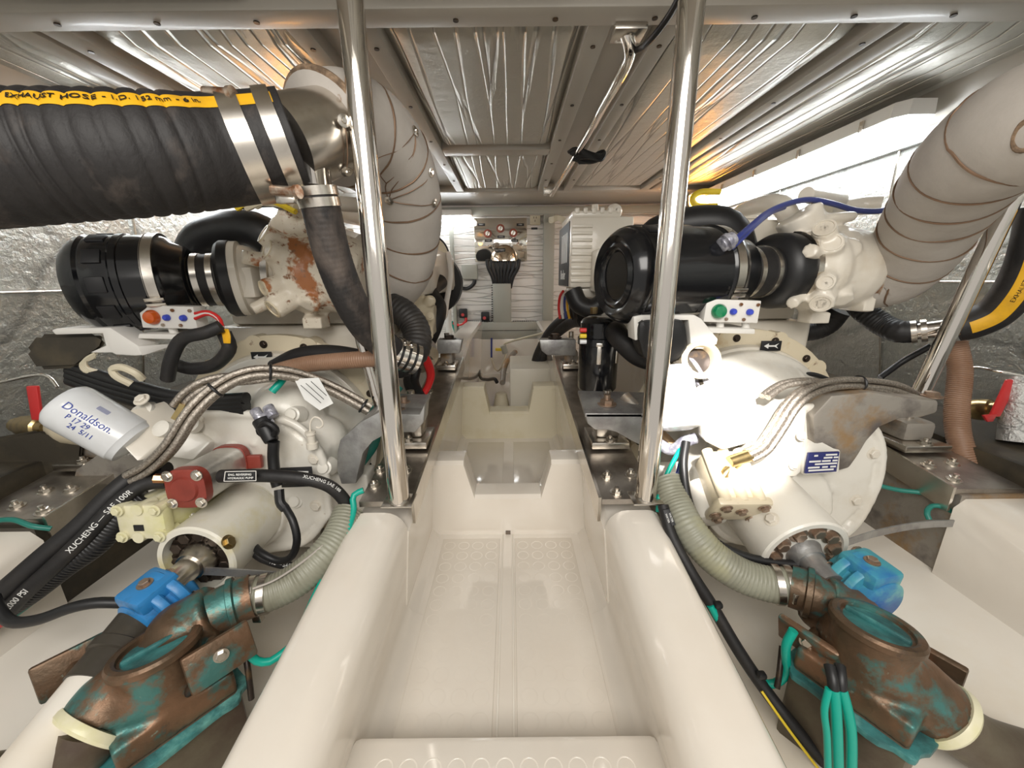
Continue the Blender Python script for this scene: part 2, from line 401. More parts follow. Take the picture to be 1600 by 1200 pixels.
# raised tread panels either side of the drain groove
struct('floor_walkway', bm, 'gelcoat')
k = 3
for (x0, x1) in ((-.185, -.024), (.018, .180)):
    for (y0, y1) in ((.28, .945), (1.09, 1.62)):
        bm = B(); bx(bm, XC+x0, XC+x1, y0, y1, -.7205, -.7165, .0015)
        if y0 < 1:      # moulded round anti-slip studs
            ny = 16; nx = 4
            for j in range(ny):
                for i in range(nx):
                    c = Vector((XC+x0+.022+i*(x1-x0-.044)/(nx-1), y0+.03+j*(y1-y0-.06)/(ny-1), -.7168))
                    lathe(bm, c, (0, 0, 1), [(0, .0165), (.0003, .0160), (.00035, .0135), (.0001, .0130)], 20)
        struct('floor_tread_panel', bm, 'gelcoat', 25)
bm = B()       # shallow drain groove edges
for dx in (-.016, .012): bx(bm, XC-.002+dx, XC+.002+dx, .28, .965, -.7205, -.7178, .0008)
struct('trim_3', bm, 'gelfloor')
bm = B(); bx(bm, XC-.008, XC+.006, .966, .972, -.7205, -.708); bx(bm, XC-.007, XC+.005, 1.70, 1.706, -.7205, -.70)
struct('trim_4', bm, 'castbrown')
def notch_frame(name, Y0, Y1, zt, zb, ht, hb, m):
    bm = B()
    def poly(Y, e): return [(XC-.235, Y, -.74), (XC-.225, Y, zt-e), (XC-ht, Y, zt-e), (XC-hb, Y, zb-e), (XC+hb, Y, zb-e), (XC+ht, Y, zt-e), (XC+.225, Y, zt-e), (XC+.235, Y, -.74)]
    ring_loft(bm, [poly(Y0-.012, .012), poly(Y0-.003, .002), poly(Y0+.008, 0), poly(Y1-.01, 0), poly(Y1, .008)])
    return struct(name, bm, m, 28)
notch_frame('wall_frame_near', .98, 1.045, -.485, -.592, .122, .094, 'gelcoat')
notch_frame('wall_frame_far', 1.68, 1.76, -.468, -.588, .112, .090, 'yellow_gel')
# step at the very front of the picture
bm = B(); bx(bm, XC-.222, XC+.222, .05, .407, -.74, -.640, .012)
struct('floor_step', bm, 'gelcoat', 40)
bm = B()
for i in range(11):
    for j in range(3):
        c = Vector((XC-.165+i*.033, .365-j*.036, -.6402)); lathe(bm, c, (0, 0, 1), [(0, .0135), (.0004, .0130), (.00045, .0112), (.00015, .0108)], 22)
struct('floor_step_studs', bm, 'gelcoat', 25)
# forward bulkhead
bm = B(); bx(bm, -1.45, 1.45, WY, WY+.05, -.9, HC+.1); struct('wall_back', bm, 'foil_quilt')
bm = B(); bx(bm, -.36, .36, WY-.05, WY-.001, -.86, -.43, .02); struct('wall_back_lower', bm, 'gelcoat')
for s in (-1, 1):
    nm = 'left' if s < 0 else 'right'
    bm = B(); rings = []
    for Y in (-.6, WY):
        rings.append([(s*1.22, Y, HC+.08), (s*1.24, Y, .1), (s*1.34, Y, -.35), (s*1.40, Y, -.62), (s*1.46, Y, -.62), (s*1.40, Y, -.35), (s*1.30, Y, .1), (s*1.28, Y, HC+.08)])
    ring_loft(bm, rings); struct('wall_'+nm, bm, 'foil_wall', 40)
    bm = B()       # raised taped seams
    for Y in (1.35, 1.9, 2.45):
        tube(bm, [(s*1.219, Y, HC-.02), (s*1.238, Y, .1), (s*1.337, Y, -.35)], .004, 6, .05)
    tube(bm, [(s*1.262, -.1, -.02), (s*1.262, 2.9, -.02)], .004, 6, .3)
    struct('trim_%d' % (5 if s < 0 else 6), bm, 'steel')
    bm = B(); bx(bm, s*1.10, s*1.40, -.1, 2.6, -.42, -.40); bx(bm, s*1.10, s*1.115, -.1, 2.6, -.56, -.40)
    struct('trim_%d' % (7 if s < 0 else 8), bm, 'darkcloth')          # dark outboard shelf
# ceiling: painted deckhead with foil panels held in by cream battens
bm = B(); bx(bm, -1.3, 1.3, .42, WY, HC+.014, HC+.05); struct('ceiling', bm, 'cream')
def panel(x0, x1, y0, y1):
    bm = B(); e = .02
    n = 14; mm = 20; grid = []
    for j in range(mm+1):
        row = []
        for i in range(n+1):
            u = i/n; v = j/mm; d = min(1, min(u, 1-u)*(x1-x0)/.035, min(v, 1-v)*(y1-y0)/.04)
            row.append(bm.verts.new((x0+(x1-x0)*u, y0+(y1-y0)*v, HC+.012-.022*math.sin(d*PI/2))))
        grid.append(row)
    for j in range(mm):
        for i in range(n): bm.faces.new((grid[j][i], grid[j][i+1], grid[j+1][i+1], grid[j+1][i]))
    return struct('ceiling_panel', bm, 'foil_ceiling', 180)
PX = [(-.262, .158), (-.87, -.442), (.345, .742), (-1.22, -1.0), (.845, 1.22)]
for (x0, x1) in PX:
    panel(x0, x1, .915, 1.675 if abs(x0) < .3 else 2.40)
    if abs(x0) < .3: panel(x0, x1, 1.745, 2.40)
    panel(x0, x1, .45, .855)
tn = [8]
def batten(x0, x1, y0, y1, z=HC, t=.018, m='cream', bv=.003):
    tn[0] += 1; bm = B(); bx(bm, x0, x1, y0, y1, z-t, z+.02, bv); return struct('trim_%d' % tn[0], bm, m)
batten(-1.3, 1.3, .858, .915, HC, .022)                # transverse beam the poles stand up to
batten(-1.3, 1.3, 2.40, 2.46, HC, .018)
for (x0, x1) in ((-.305, -.262), (.158, .205), (-.442, -.40), (-.93, -.87), (.305, .345), (.742, .785), (.80, .845), (-1.0, -.945)):
    batten(x0, x1, .915, 2.40)
batten(-.262, .158, 1.675, 1.745)
batten(-1.3, 1.3, 2.46, WY, HC+.012, .0, 'cream')
batten(-1.3, 1.3, WY-.04, WY, HC-.03, .035, 'cream')
for s in (-1, 1):      # coaming down the join of wall and deckhead
    tn[0] += 1; bm = B(); prism(bm, [(s*1.16, .1, HC+.01), (s*1.235, .1, HC+.01), (s*1.235, .1, HC-.085), (s*1.215, .1, HC-.085)], (0, 2.85, 0), .003)
    struct('trim_%d' % tn[0], bm, 'cream')
    tn[0] += 1; bm = B(); bx(bm, s*1.205, s*1.222, .1, 2.9, HC-.125, HC-.09)
    struct('trim_%d' % tn[0], bm, 'foil_pipe')
# small screw heads on battens
tn[0] += 1; bm = B()
for x in (-.284, .182, -.421, -.90, .325, .763):
    for Y in (.99, 1.28, 1.57, 1.86, 2.15): cyl(bm, (x, Y, HC-.0185), (x, Y, HC-.0205), .0055, n=10)
for i in range(12): cyl(bm, (-1.05+i*.19, .89, HC-.0225), (-1.05+i*.19, .89, HC-.0245), .0055, n=10)
struct('trim_%d' % tn[0], bm, 'boltdark')

# ---------------------------------------------------------------- lamps of the room
def fixture(x, y0, y1, z, lab):
    s = 1 if x > 0 else -1
    t = thing('fluorescent_light', lab, 'ceiling light', (x, (y0+y1)/2, z+.06), 'fluorescent lights')
    bm = B(); r = []
    for (Y, k) in ((y0, .6), (y0+.03, 1), (y1-.03, 1), (y1, .6)):
        r.append([(x-.055*k, Y, z+.05), (x+.055*k, Y, z+.05), (x+.06*k, Y, z+.012), (x-.06*k, Y, z+.012)])
    ring_loft(bm, r); obj('housing', bm, 'white', t, 20)
    bm = B(); r = []
    for (Y, k) in ((y0+.005, .5), (y0+.04, 1), (y1-.04, 1), (y1-.005, .5)):
        r.append([(x+.052*math.cos(a)*k, Y, z+.012-.045*math.sin(a)*k) for a in [i*PI/8 for i in range(9)]])
    ring_loft(bm, r); obj('diffuser', bm, 'tube', t, 40)
    for i in range(5):
        Y = y0+.12+i*(y1-y0-.24)/4
        bm = B(); box(bm, (x-s*.062, Y, z+.022), (.006, .014, .03), None, .001); obj('clip', bm, 'steel', t)
fixture(1.125, 1.20, 2.50, .41, 'long lit fluorescent light on the right side above the wrapped exhaust')
fixture(-1.125, 1.20, 2.50, .41, 'lit fluorescent light on the left side behind the big exhaust hose')
t = thing('fluorescent_light', 'lit fluorescent light across the forward bulkhead on the left', 'ceiling light', (-.9, WY-.09, .47), 'fluorescent lights')
bm = B(); bx(bm, -1.12, -.27, WY-.12, WY-.045, .43, .468, .006); obj('housing', bm, 'white', t)
bm = B(); cyl(bm, (-1.10, WY-.085, .418), (-.28, WY-.085, .418), .022); obj('diffuser', bm, 'tube', t)
# amber strobe lamps
def amber(p, lab, m='amber'):
    p = Vector(p)
    t = thing('amber_lamp', lab, 'lamp', p+Vector((0, 0, .04)), 'amber engine room lamps')
    bm = B(); cyl(bm, p+Vector((0, 0, .035)), p+Vector((0, 0, .05)), .06, bev=.003); obj('base', bm, 'steel', t)
    bm = B(); lathe(bm, p+Vector((0, 0, .034)), (0, 0, -1), [(0, .055), (.035, .052), (.06, .042), (.068, .0)], 24, False); obj('lens', bm, m, t)
amber(P(1092, 316, 2.35), 'lit amber lamp under the deckhead beside the right fluorescent light')
amber(P(478, 322, 1.55), 'lit amber lamp glimpsed under the left exhaust elbow', 'amber_dim')
# ================================================================ POLES AND RAILS
def pole(a, b, r, lab, name='support_pole', group=None, foot=True):
    t = thing(name, lab, 'pole', a, group)
    bm = B(); cyl(bm, a, b, r, n=32); obj('pole_tube', bm, 'chrome', t)
    if foot:
        bm = B(); a = Vector(a); box(bm, a+Vector((0, 0, .002)), (.062, .05, .004), None, .0015); obj('foot_plate', bm, 'steel', t)
    return t
LP = P(624, 783, .70); RP = P(1008, 780, .70)
LT = Vector((LP.x, .76, HC)); RT = Vector((RP.x, .76, HC))
pole((LP.x, .70, bed(.70)), P(547, 0, .75)*1.0, .021, 'polished pole standing on the left bed, nearer the walkway')
pole((RP.x, .70, bed(.70)), P(1081, 0, .75), .021, 'polished pole standing on the right bed beside the walkway')
pole(P(598, 650, .86), P(548, 470, .87), .0135, 'short slanting polished strut behind the left pole', 'stay_tube', None, False)
pole(P(1434, 622, .90), P(1592, 285, .86), .0175, 'slanting polished strut at right in front of the foil wall', 'stay_tube', None, False)
# handrail under the deckhead
t = thing('handrail', 'polished bent handrail under the ceiling with a flange plate', 'handrail', (.22, .95, HC))
bm = B(); hp = [P(978, 52, .93), P(984, 74, .94), P(981, 95, .98), P(962, 132, 1.06), P(940, 170, 1.2), P(912, 222, 1.5), P(862, 304, 2.30)]
tube(bm, hp, .0125, 16, .01); obj('rail', bm, 'chrome', t)
bm = B(); c = P(980, 58, .93); bx(bm, c.x-.032, c.x+.032, c.y-.03, c.y+.02, HC-.034, HC-.022, .002); obj('flange', bm, 'steel', t)
bm = B(); c = P(858, 304, 2.32); bx(bm, c.x-.03, c.x+.03, c.y-.02, c.y+.05, c.z, HC, .003); obj('end_bracket', bm, 'steel', t)
hose('black_cable', [P(1062, -5, .80), P(1045, 25, .84), P(1020, 58, .88), P(1000, 76, .93), P(985, 80, .96)], .006, 'black', 'black cable running from the handrail flange up to the right pole', 'cable')
t = thing('cable_knot', 'knotted black cables tied behind the ceiling handrail', 'cable', P(915, 245, 1.6))
for k in range(6):
    a = k*.9
    pts = [P(888+3*k, 238+2*k, 1.62), P(900+4*k, 232+3*k, 1.6), P(925+3*k, 240+2*k, 1.6), P(942, 246-2*k, 1.62), P(922-3*k, 254, 1.63), P(895+2*k, 249, 1.62)]
    bm = B(); tube(bm, pts, .006, 8, .008); obj('cable_loop', bm, 'black', t)

# ================================================================ ENGINE BEDS
def bedplate(x0, x1, ya, yb, face, lab):
    """polished plate on the stringer with a turned-down inner flange"""
    t = thing('engine_bed_plate', lab, 'metal plate', ((x0+x1)/2, ya, bed(ya)-.05))
    def q(x, Y, d): return (x, Y, bed(Y)+d)
    bm = B(); ring_loft(bm, [[q(x0, Y, 0), q(x1, Y, 0), q(x1, Y, -.012), q(x0, Y, -.012)] for Y in (ya, yb)])
    obj('top_plate', bm, 'bedplate', t)
    bm = B(); f0, f1 = (face-.003, face+.003)
    ring_loft(bm, [[q(f0, Y, .004), q(f1, Y, .004), q(f1, Y, -.052), q(f0, Y, -.052)] for Y in (ya, yb)])
    obj('side_flange', bm, 'steel', t)
    return t
XL0, XL1, XR0, XR1 = -.318, -.212, .183, .298
bl = bedplate(XL0, XL1, .70, 1.62, XL1+.004, 'smeared stainless bed plate along the left side of the walkway')
br = bedplate(XR0, XR1, .70, 1.62, XR0-.004, 'smeared stainless bed plate along the right side of the walkway')
ol = bedplate(-1.08, -.925, .66, 1.62, -.922, 'dark smeared bed plate outboard of the left gearbox')
orr = bedplate(.935, 1.08, .72, 1.62, .932, 'brownish bed plate outboard of the right gearbox')
bn = Vector((0, -.128, 1)).normalized()
for t, pts in ((bl, [(585, 758), (594, 735), (636, 735), (655, 630), (672, 612)]), (br, [(948, 745), (985, 742), (963, 770)]),
               (orr, [(1450, 728), (1487, 725), (1490, 750)]), (ol, [(27, 792), (68, 800), (72, 768), (112, 766)])):
    for (px, py) in pts:
        d = P(px, py, 1.0); Y = -.5296/(d.z-.128); bolt(Vector((d.x*Y, Y, bed(Y))), bn, .0095, 'steel', t, 'stud')
bm = B()
for s in (-1, 1):
    x0, x1 = (1.05, 1.10) if s > 0 else (-1.08, -1.03)
for s, xa, xb in ((-1, -1.12, -.925), (1, .935, 1.14)):
    ya = .65 if s < 0 else .715
    bm = B(); rings = []
    for Y in (-.1, .1, .4, ya):
        z = bed(Y)-.02; rings.append([(xa, Y, -.72), (xa+.0, Y, z-.02), (xa+.02, Y, z), (xb-.02, Y, z), (xb, Y, z-.02), (xb, Y, -.72)])
    ring_loft(bm, rings); struct('trim_%d' % (60+s), bm, 'gelcoat', 50)
    bm = B(); ring_loft(bm, [[(xa+.01, Y, -.72), (xa+.01, Y, bed(Y)-.012), (xb-.01, Y, bed(Y)-.012), (xb-.01, Y, -.72)] for Y in (ya, 1.62)])
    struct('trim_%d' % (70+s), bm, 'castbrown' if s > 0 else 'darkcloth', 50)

# ================================================================ MOUNTS AND BRACKETS
def mount(cx, Y, lab, w=.075, m='bedplate'):
    z = bed(Y); t = thing('engine_mount', lab, 'engine mount', (cx, Y, z))
    bm = B(); box(bm, (cx, Y, z+.009), (w*1.25, .11, .018), None, .003); obj('base_plate', bm, 'steel', t)
    bm = B(); box(bm, (cx, Y+.01, z+.042), (w*.85, .075, .05), None, .012); obj('rubber_housing', bm, m, t)
    bolt((cx, Y-.043, z+.018), (0, 0, 1), .010, 'steel', t, 'stud')
    bm = B(); cyl(bm, (cx, Y+.01, z+.06), (cx, Y+.01, z+.135), .010); obj('stud', bm, 'steel', t)
    return t
mount(-.262, .94, 'stainless engine mount under the left grey arch bracket')
mount(.243, .93, 'stainless engine mount under the right grey angle bracket')
mount(-1.0, .86, 'dark brown engine mount outboard of the left gearbox', .10, 'castbrown')
mount(1.0, .90, 'engine mount under the big rusty bracket at right', .09, 'castbrown')
mount(-.255, 1.50, 'small dark engine mount at the far end of the left bed', .06, 'castbrown')
mount(.235, 1.50, 'small dark engine mount at the far end of the right bed', .06, 'castbrown')
def flat_bracket(name, pts, Y, depth, m, lab, bev=.003):
    t = thing(name, lab, 'bracket', P(*pts[0], Y)); bm = B()
    prism(bm, [P(x, y, Y) for x, y in pts], (0, depth, 0), bev); obj('bracket_web', bm, m, t); return t
# left arch
t = flat_bracket('engine_bracket', [(527, 705), (531, 688), (562, 660), (590, 645), (655, 648), (664, 630), (662, 660), (648, 676), (620, 676), (600, 680), (582, 690), (567, 708), (560, 735), (556, 756), (533, 757), (526, 735)], .77, .045, 'zinc', 'grey arched cast bracket at the inner side of the left gearbox')
bm = B(); prism(bm, [P(566, 655, .79), P(590, 645, .79), P(660, 647, .79), P(672, 616, .92), P(604, 614, .94)], (0, 0, -.010), .002); obj('top_flange', bm, 'zinc', t)
c = P(632, 636, .86); bolt(c+Vector((0, 0, .0)), (0, 0, 1), .016, 'boltrust', t, 'stud'); bolt(P(626, 645, .80), (0, 0, 1), .011, 'boltrust', t)
# right angle bracket
t = flat_bracket('engine_bracket', [(914, 646), (1030, 646), (1030, 700), (1005, 698), (985, 688), (965, 676), (950, 672), (930, 672), (918, 662)], .84, .028, 'zinc', 'grey angle bracket on the right engine mount beside the walkway')
bm = B(); prism(bm, [P(914, 646, .84), P(1030, 646, .84), P(1020, 613, .96), P(903, 610, .96)], (0, 0, -.010), .002); obj('top_flange', bm, 'zinc', t)
bolt(P(948, 632, .89), (0, 0, 1), .016, 'boltrust', t, 'stud')
# right outboard bracket
t = flat_bracket('engine_bracket', [(1270, 650), (1300, 618), (1360, 612), (1420, 622), (1468, 626), (1466, 645), (1440, 653), (1405, 655), (1375, 668), (1355, 690), (1342, 712), (1328, 732), (1305, 738), (1275, 735)], .765, .09, 'castbrown', 'broad weathered bracket outboard of the right gearbox', .006)
bolt(P(1455, 620, .80), (0, 0, 1), .013, 'boltrust', t)
# left outboard bracket
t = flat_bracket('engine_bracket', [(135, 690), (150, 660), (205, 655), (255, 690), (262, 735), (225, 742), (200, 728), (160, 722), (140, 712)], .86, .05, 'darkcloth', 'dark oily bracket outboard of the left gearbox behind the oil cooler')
t = flat_bracket('mount_riser', [(118, 735), (150, 712), (222, 712), (228, 726), (222, 745), (212, 757), (112, 757)], .80, .03, 'castbrown', 'brown stepped riser plate on the left outboard bed')
# forward cross brackets
t = flat_bracket('engine_bracket', [(683, 531), (722, 531), (718, 552), (683, 553)], 1.42, .05, 'zinc', 'small far bracket bolted above the left forward mount'); bolt(P(702, 530, 1.45), (0, 0, 1), .018, 'boltdark', t)
t = flat_bracket('engine_bracket', [(843, 531), (900, 531), (900, 556), (855, 555), (846, 548)], 1.42, .05, 'zinc', 'small far bracket bolted above the right forward mount'); bolt(P(867, 528, 1.45), (0, 0, 1), .018, 'boltdark', t)
# ================================================================ ENGINES (two of the same, 1.22 m apart)
EDX = {'L': -1.22, 'R': 0.0}
SIDE = {'L': 'left', 'R': 'right'}
def engine(S):
    dx = EDX[S]; D = Vector((dx, 0, 0)); sd = SIDE[S]; cx = .63 if S == 'R' else -.62
    t = thing('diesel_engine', 'cream painted %s diesel engine with ribbed covers behind its %s' % (('left-hand', 'rusty turbocharger') if S == 'L' else ('right-hand', 'clean turbocharger')), 'engine', (cx, 1.5, -.62))
    # block and heads
    bm = B(); bx(bm, cx-.20, cx+.20, 1.06, 2.2, -.52, -.12); bx(bm, cx-.15, cx+.15, 1.06, 2.15, -.62, -.5)
    for i in range(6): cyl(bm, (cx-.21, 1.2+i*.16, -.2), (cx+.21, 1.2+i*.16, -.2), .05)
    cast('engine_block', bm, 'enamel', t, .012, 3)
    bm = B(); bx(bm, cx-.17, cx+.17, 1.09, 2.15, -.12, .06, .015); obj('cylinder_head', bm, 'enamel', t)
    for i in range(3):
        bm = B(); y0 = 1.12+i*.35; bx(bm, cx-.13, cx+.13, y0, y0+.31, .06, .155, .02)
        for k in range(4): bx(bm, cx-.10, cx+.10, y0+.05+k*.06, y0+.07+k*.06, .15, .165, .003)
        obj('valve_cover', bm, 'enamel', t)
    bm = B()     # inlet manifold with ribs on the left flank, cooler on the right
    bx(bm, cx-.30, cx-.18, 1.25, 2.1, -.10, .06, .02)
    for k in range(8): bx(bm, cx-.305, cx-.20, 1.28+k*.10, 1.30+k*.10, -.11, .07, .004)
    obj('inlet_manifold', bm, 'enamel', t)
    bm = B(); bx(bm, cx+.16, cx+.32, 1.2, 2.15, -.06, .13, .03); cyl(bm, (cx+.24, 1.12, .06), (cx+.24, 1.25, .06), .07)
    obj('aftercooler', bm, 'enamel', t)
    # coolant pipes on top
    bm = B(); z = .165
    tube(bm, [(cx+.10, 1.05, .12), (cx+.10, 1.14, .19), (cx+.12, 1.35, .20), (cx+.22, 1.55, .19), (cx+.24, 1.7, .12)], .026, 14, .02)
    cyl(bm, (cx+.09, 1.02, .19), (cx+.24, 1.10, .19), .018); obj('coolant_pipe', bm, 'enamel', t)
    # front damper + belt guard seen past the far end
    bm = B(); lathe(bm, (cx+.18, 2.16, -.02), (0, 1, 0), [(0, .17), (.03, .17), (.03, .14), (.05, .14), (.05, .17), (.08, .17)], 36); obj('belt_pulley', bm, 'black', t)
    # flywheel housing: broad flange disc and cone
    fy = 1.02 if S == 'L' else 1.04; fc = Vector((cx, fy, -.425)); 
    bm = B(); lathe(bm, fc-Vector((0, .02, 0)), (0, 1, 0), [(0, .284), (.004, .290), (.028, .290), (.032, .28), (.036, .27), (.12, .24)], 64)
    for k in range(12):
        a = k*PI/6+.2; cyl(bm, fc+Vector((math.cos(a)*.272, -.021, math.sin(a)*.272)), fc+Vector((math.cos(a)*.272, .02, math.sin(a)*.272)), .024, n=16)
    obj('flywheel_housing', bm, 'enamel2', t)
    bm = B(); lathe(bm, fc-Vector((0, .045, 0)), (0, 1, 0), [(0, .240), (.003, .246), (.022, .250), (.025, .248)], 64); obj('adapter_ring', bm, 'enamel', t)
    for k in range(16):
        a = k*PI/8+.11
        bolt(fc+Vector((math.cos(a)*.268, -.021, math.sin(a)*.268)), (0, -1, 0), .007, 'boltdark', t)
    for k in range(14):
        a = .15+k*PI/7; bm = B(); p = fc+Vector((math.cos(a)*.232, -.0455, math.sin(a)*.232)); cyl(bm, p, p-Vector((0, .002, 0)), .0045, n=10); obj('plug_hole', bm, 'ink', t)
    # direction-of-rotation plate
    pc = P(408, 558, .968) if S == 'L' else P(1207, 541, .985)
    bm = B(); bx(bm, pc.x-.026, pc.x+.026, fc.y-.051, fc.y-.046, pc.z-.013, pc.z+.013, .001); pl = obj('direction_plate', bm, 'ink', t)
    bm = B(); y = fc.y-.0515
    prism(bm, [(pc.x-.02, y, pc.z), (pc.x-.008, y, pc.z+.007), (pc.x-.008, y, pc.z+.002), (pc.x+.008, y, pc.z+.002), (pc.x+.018, y, pc.z+.007), (pc.x+.012, y, pc.z), (pc.x+.018, y, pc.z-.007), (pc.x+.008, y, pc.z-.002), (pc.x-.008, y, pc.z-.002), (pc.x-.008, y, pc.z-.007)], (0, -.0006, 0)); obj('arrow_mark', bm, 'inkwhite', pl)
    # ------------------------------------------------ turbocharger
    D = Vector((dx-(.05 if S == 'L' else 0), 0, 0))
    tw = thing('turbocharger', ('rust blistered cream turbocharger with round bosses below the left exhaust' if S == 'L' else 'clean cream turbocharger housing joined to the right wrapped exhaust'), 'turbocharger', P(1280, 420, 1.0)+D)
    Q = lambda x, y, Y: P(x, y, Y)+D
    bm = B()
    c0 = Q(1240, 422, 1.0); c1 = Q(1290, 418, 1.02); c2 = Q(1338, 425, 1.02)
    lathe(bm, c0, c1-c0, [(-.005, .075), (.0, .082), (.015, .088), (.03, .098), (.05, .10), (.075, .092), (.10, .075)], 40)
    lathe(bm, c1, c2-c1, [(-.03, .085), (.0, .095), (.05, .098), (.08, .09), (.10, .075)], 40)
    sph(bm, c1, .098, (1, 1, 1.02)); 
    for (x, y, r, Y) in ((1288, 356, .024, .93), (1300, 379, .024, .915), (1265, 391, .016, .905), (1290, 441, .020, .895), (1283, 474, .026, .905), (1237, 475, .014, .92), (1332, 385, .022, .93), (1318, 470, .022, .93)):
        p = Q(x, y, Y); q = c1+(p-c1)*.35; cyl(bm, q, p, r*1.25, r, 20)
    p = Q(1290, 300, 1.05); cyl(bm, c1, Q(1245, 335, 1.03), .05); cyl(bm, Q(1272, 345, 1.0), Q(1272, 318, 1.0), .018); cyl(bm, Q(1280, 342, 1.0), Q(1335, 338, 1.0), .012)
    box(bm, Q(1270, 495, .99), (.05, .05, .03)); box(bm, Q(1345, 445, 1.0), (.03, .08, .13))
    cast('turbine_housing', bm, 'rusty' if S == 'L' else 'enamel', tw, .005, 3)
    for (x, y, r, Y) in ((1288, 356, .022, .93), (1283, 474, .022, .905), (1290, 441, .017, .895), (1300, 379, .020, .915)):
        p = Q(x, y, Y); q = c1+(p-c1)*.35; a = (p-q).normalized(); bm = B(); lathe(bm, p-a*.002, a, [(0, r), (.004, r), (.004, r*.82), (.002, r*.8)], 24); obj('boss', bm, 'enamel2' if S == 'L' else 'enamel', tw)
    bm = B(); c = Q(1233, 423, 1.0); ax = (c2-c0).normalized(); band(bm, c, ax, .088, .014, .004); obj('v_band', bm, 'steel', tw)
    bm = B(); lathe(bm, c, ax, [(-.002, .084), (.004, .084), (.02, .062), (.045, .056), (.05, .04)], 40); obj('compressor_cover', bm, 'enamel', tw)
    # ------------------------------------------------ air filter
    D = Vector((dx, 0, 0))
    if S == 'L': A0 = P(130, 446, .87); A1 = P(374, 436, .985)
    else: A0 = P(955, 432, .87); A1 = P(1224, 424, 1.0)
    L = (A1-A0).length; ax = (A1-A0).normalized(); k = L/.43
    f = thing('air_filter', ('glossy black canister air filter at left under the big exhaust hose' if S == 'L' else 'glossy black canister air filter right of the centre, its ringed end facing out'), 'air filter', A0+ax*.12-Vector((0, 0, .1)))
    R = .104
    bm = B(); lathe(bm, A0, ax, [(.012, .001), (.012, .050), (.004, .056), (.002, .062), (.008, .070), (.004, .078), (.002, .084), (.010, .092), (.022, R-.004), (.034, R), (.040, R-.003)], 56, False)
    obj('end_cap', bm, 'blackgloss', f)
    bm = B(); lathe(bm, A0, ax, [(.038, R-.004), (.044, R-.001), (.086, R-.001), (.090, R+.002), (.150*k, R+.002), (.152*k, R-.001), (.205*k, R-.001), (.209*k, R+.003), (.214*k, R-.001), (.232*k, R-.002), (.250*k, R-.008), (.262*k, R-.018), (.292*k, R-.026), (.300*k, R-.034), (.306*k, .062)], 56)
    obj('canister', bm, 'blackgloss', f)
    x, y, a = frame(ax)
    for i in range(11):       # intake slots round the end
        an = i*2*PI/11+.3; c = A0+ax*.064; dirv = x*math.cos(an)+y*math.sin(an); tv = ax.cross(dirv)
        bm = B(); rm = Matrix((tv, ax, dirv)).transposed(); box(bm, c+dirv*(R-.0015), (.032, .030, .006), rm, .002); obj('intake_slot', bm, 'ink', f)
    bm = B(); band(bm, A0+ax*.222*k, ax, R-.001, .020, .003, 56); b = obj('band_clamp', bm, 'steel', f)
    an = -.95 if S == 'R' else -1.1
    for j in (0, 1):
        dirv = (x*math.cos(an)+y*math.sin(an)); vis = Vector((0, -.93, -.36)); vis = (vis-ax*vis.dot(ax)).normalized(); tv = ax.cross(vis)
        bm = B(); rm = Matrix((ax, tv, vis)).transposed(); box(bm, A0+ax*.222*k+vis*(R+.006)+tv*(.006 if j else -.006), (.034, .008, .006), rm, .001); obj('clamp_lug', bm, 'steel', b)
    vis2 = Vector((0, -.62, -.78)); vis2 = (vis2-ax*vis2.dot(ax)).normalized(); tv = ax.cross(vis2); rm = Matrix((ax, tv, vis2)).transposed()
    bm = B(); box(bm, A0+ax*.150+vis2*(R+.003), (.060, .012, .004), rm, .001); box(bm, A0+ax*.122+vis2*(R+.006), (.014, .018, .006), rm, .002); obj('latch', bm, 'steel', f)
    bm = B(); lathe(bm, A0, ax, [(.300*k, .057), (.302*k, .060), (.375*k, .060), (.378*k, .056)], 48); obj('rubber_sleeve', bm, 'rubber', f)
    for s_ in (.318*k, .362*k):
        bm = B(); band(bm, A0+ax*s_, ax, .060, .012, .002, 48); obj('hose_clamp', bm, 'steel', f)
    bm = B(); lathe(bm, A0, ax, [(.374*k, .058), (.378*k, .070), (.386*k, .084), (.398*k, .090), (.425*k, .090), (.428*k, .086)], 48); obj('reducer_boot', bm, 'black', f)
    if S == 'L':
        bm = B(); lathe(bm, A1, ax, [(-.004, .080), (-.003, .088), (.012, .088), (.016, .080), (.035, .075), (.055, .052), (.085, .045)], 48); obj('inlet_cone', bm, 'enamel', tw)
        bm = B(); box(bm, A1+ax*.05+Vector((0, -.06, -.01)), (.05, .04, .07), None, .005); obj('label_pad', bm, 'enamel', tw)
    # ------------------------------------------------ black charge-air elbow behind the filter
    bm = B(); tube(bm, [Q(1010, 385, 1.10), Q(1025, 368, 1.10), Q(1055, 356, 1.10), Q(1095, 350, 1.09), Q(1130, 354, 1.08), Q(1150, 378, 1.08), Q(1152, 410, 1.08)], .046, 24, .02)
    e = obj('charge_air_elbow', bm, 'black' if S == 'R' else 'black'); tag(e, 'thick black rubber air elbow behind the %s air filter' % sd, 'pipe')
    # ------------------------------------------------ switch panel on its shelf
    pn = [(1105, 467), (1190, 470), (1184, 505), (1099, 503)]
    p = thing('indicator_panel', 'small cream panel with %s and two blue buttons under the %s air filter' % (('an amber lamp', 'left') if S == 'L' else ('a green lamp', 'right')), 'control panel', Q(1145, 505, .84))
    q4 = [Q(x_, y_, .84) for x_, y_ in pn]; bm = B(); prism(bm, q4, (0, .035, 0), .002); obj('panel_box', bm, 'white', p)
    fr = (q4[1]-q4[0]).normalized(); up = (q4[0]-q4[3]).normalized(); org = q4[3]; wv = (q4[2]-q4[3]); hv = (q4[0]-q4[3])
    def at(u, v): return org+wv*u+hv*v+Vector((0, -.001, 0))
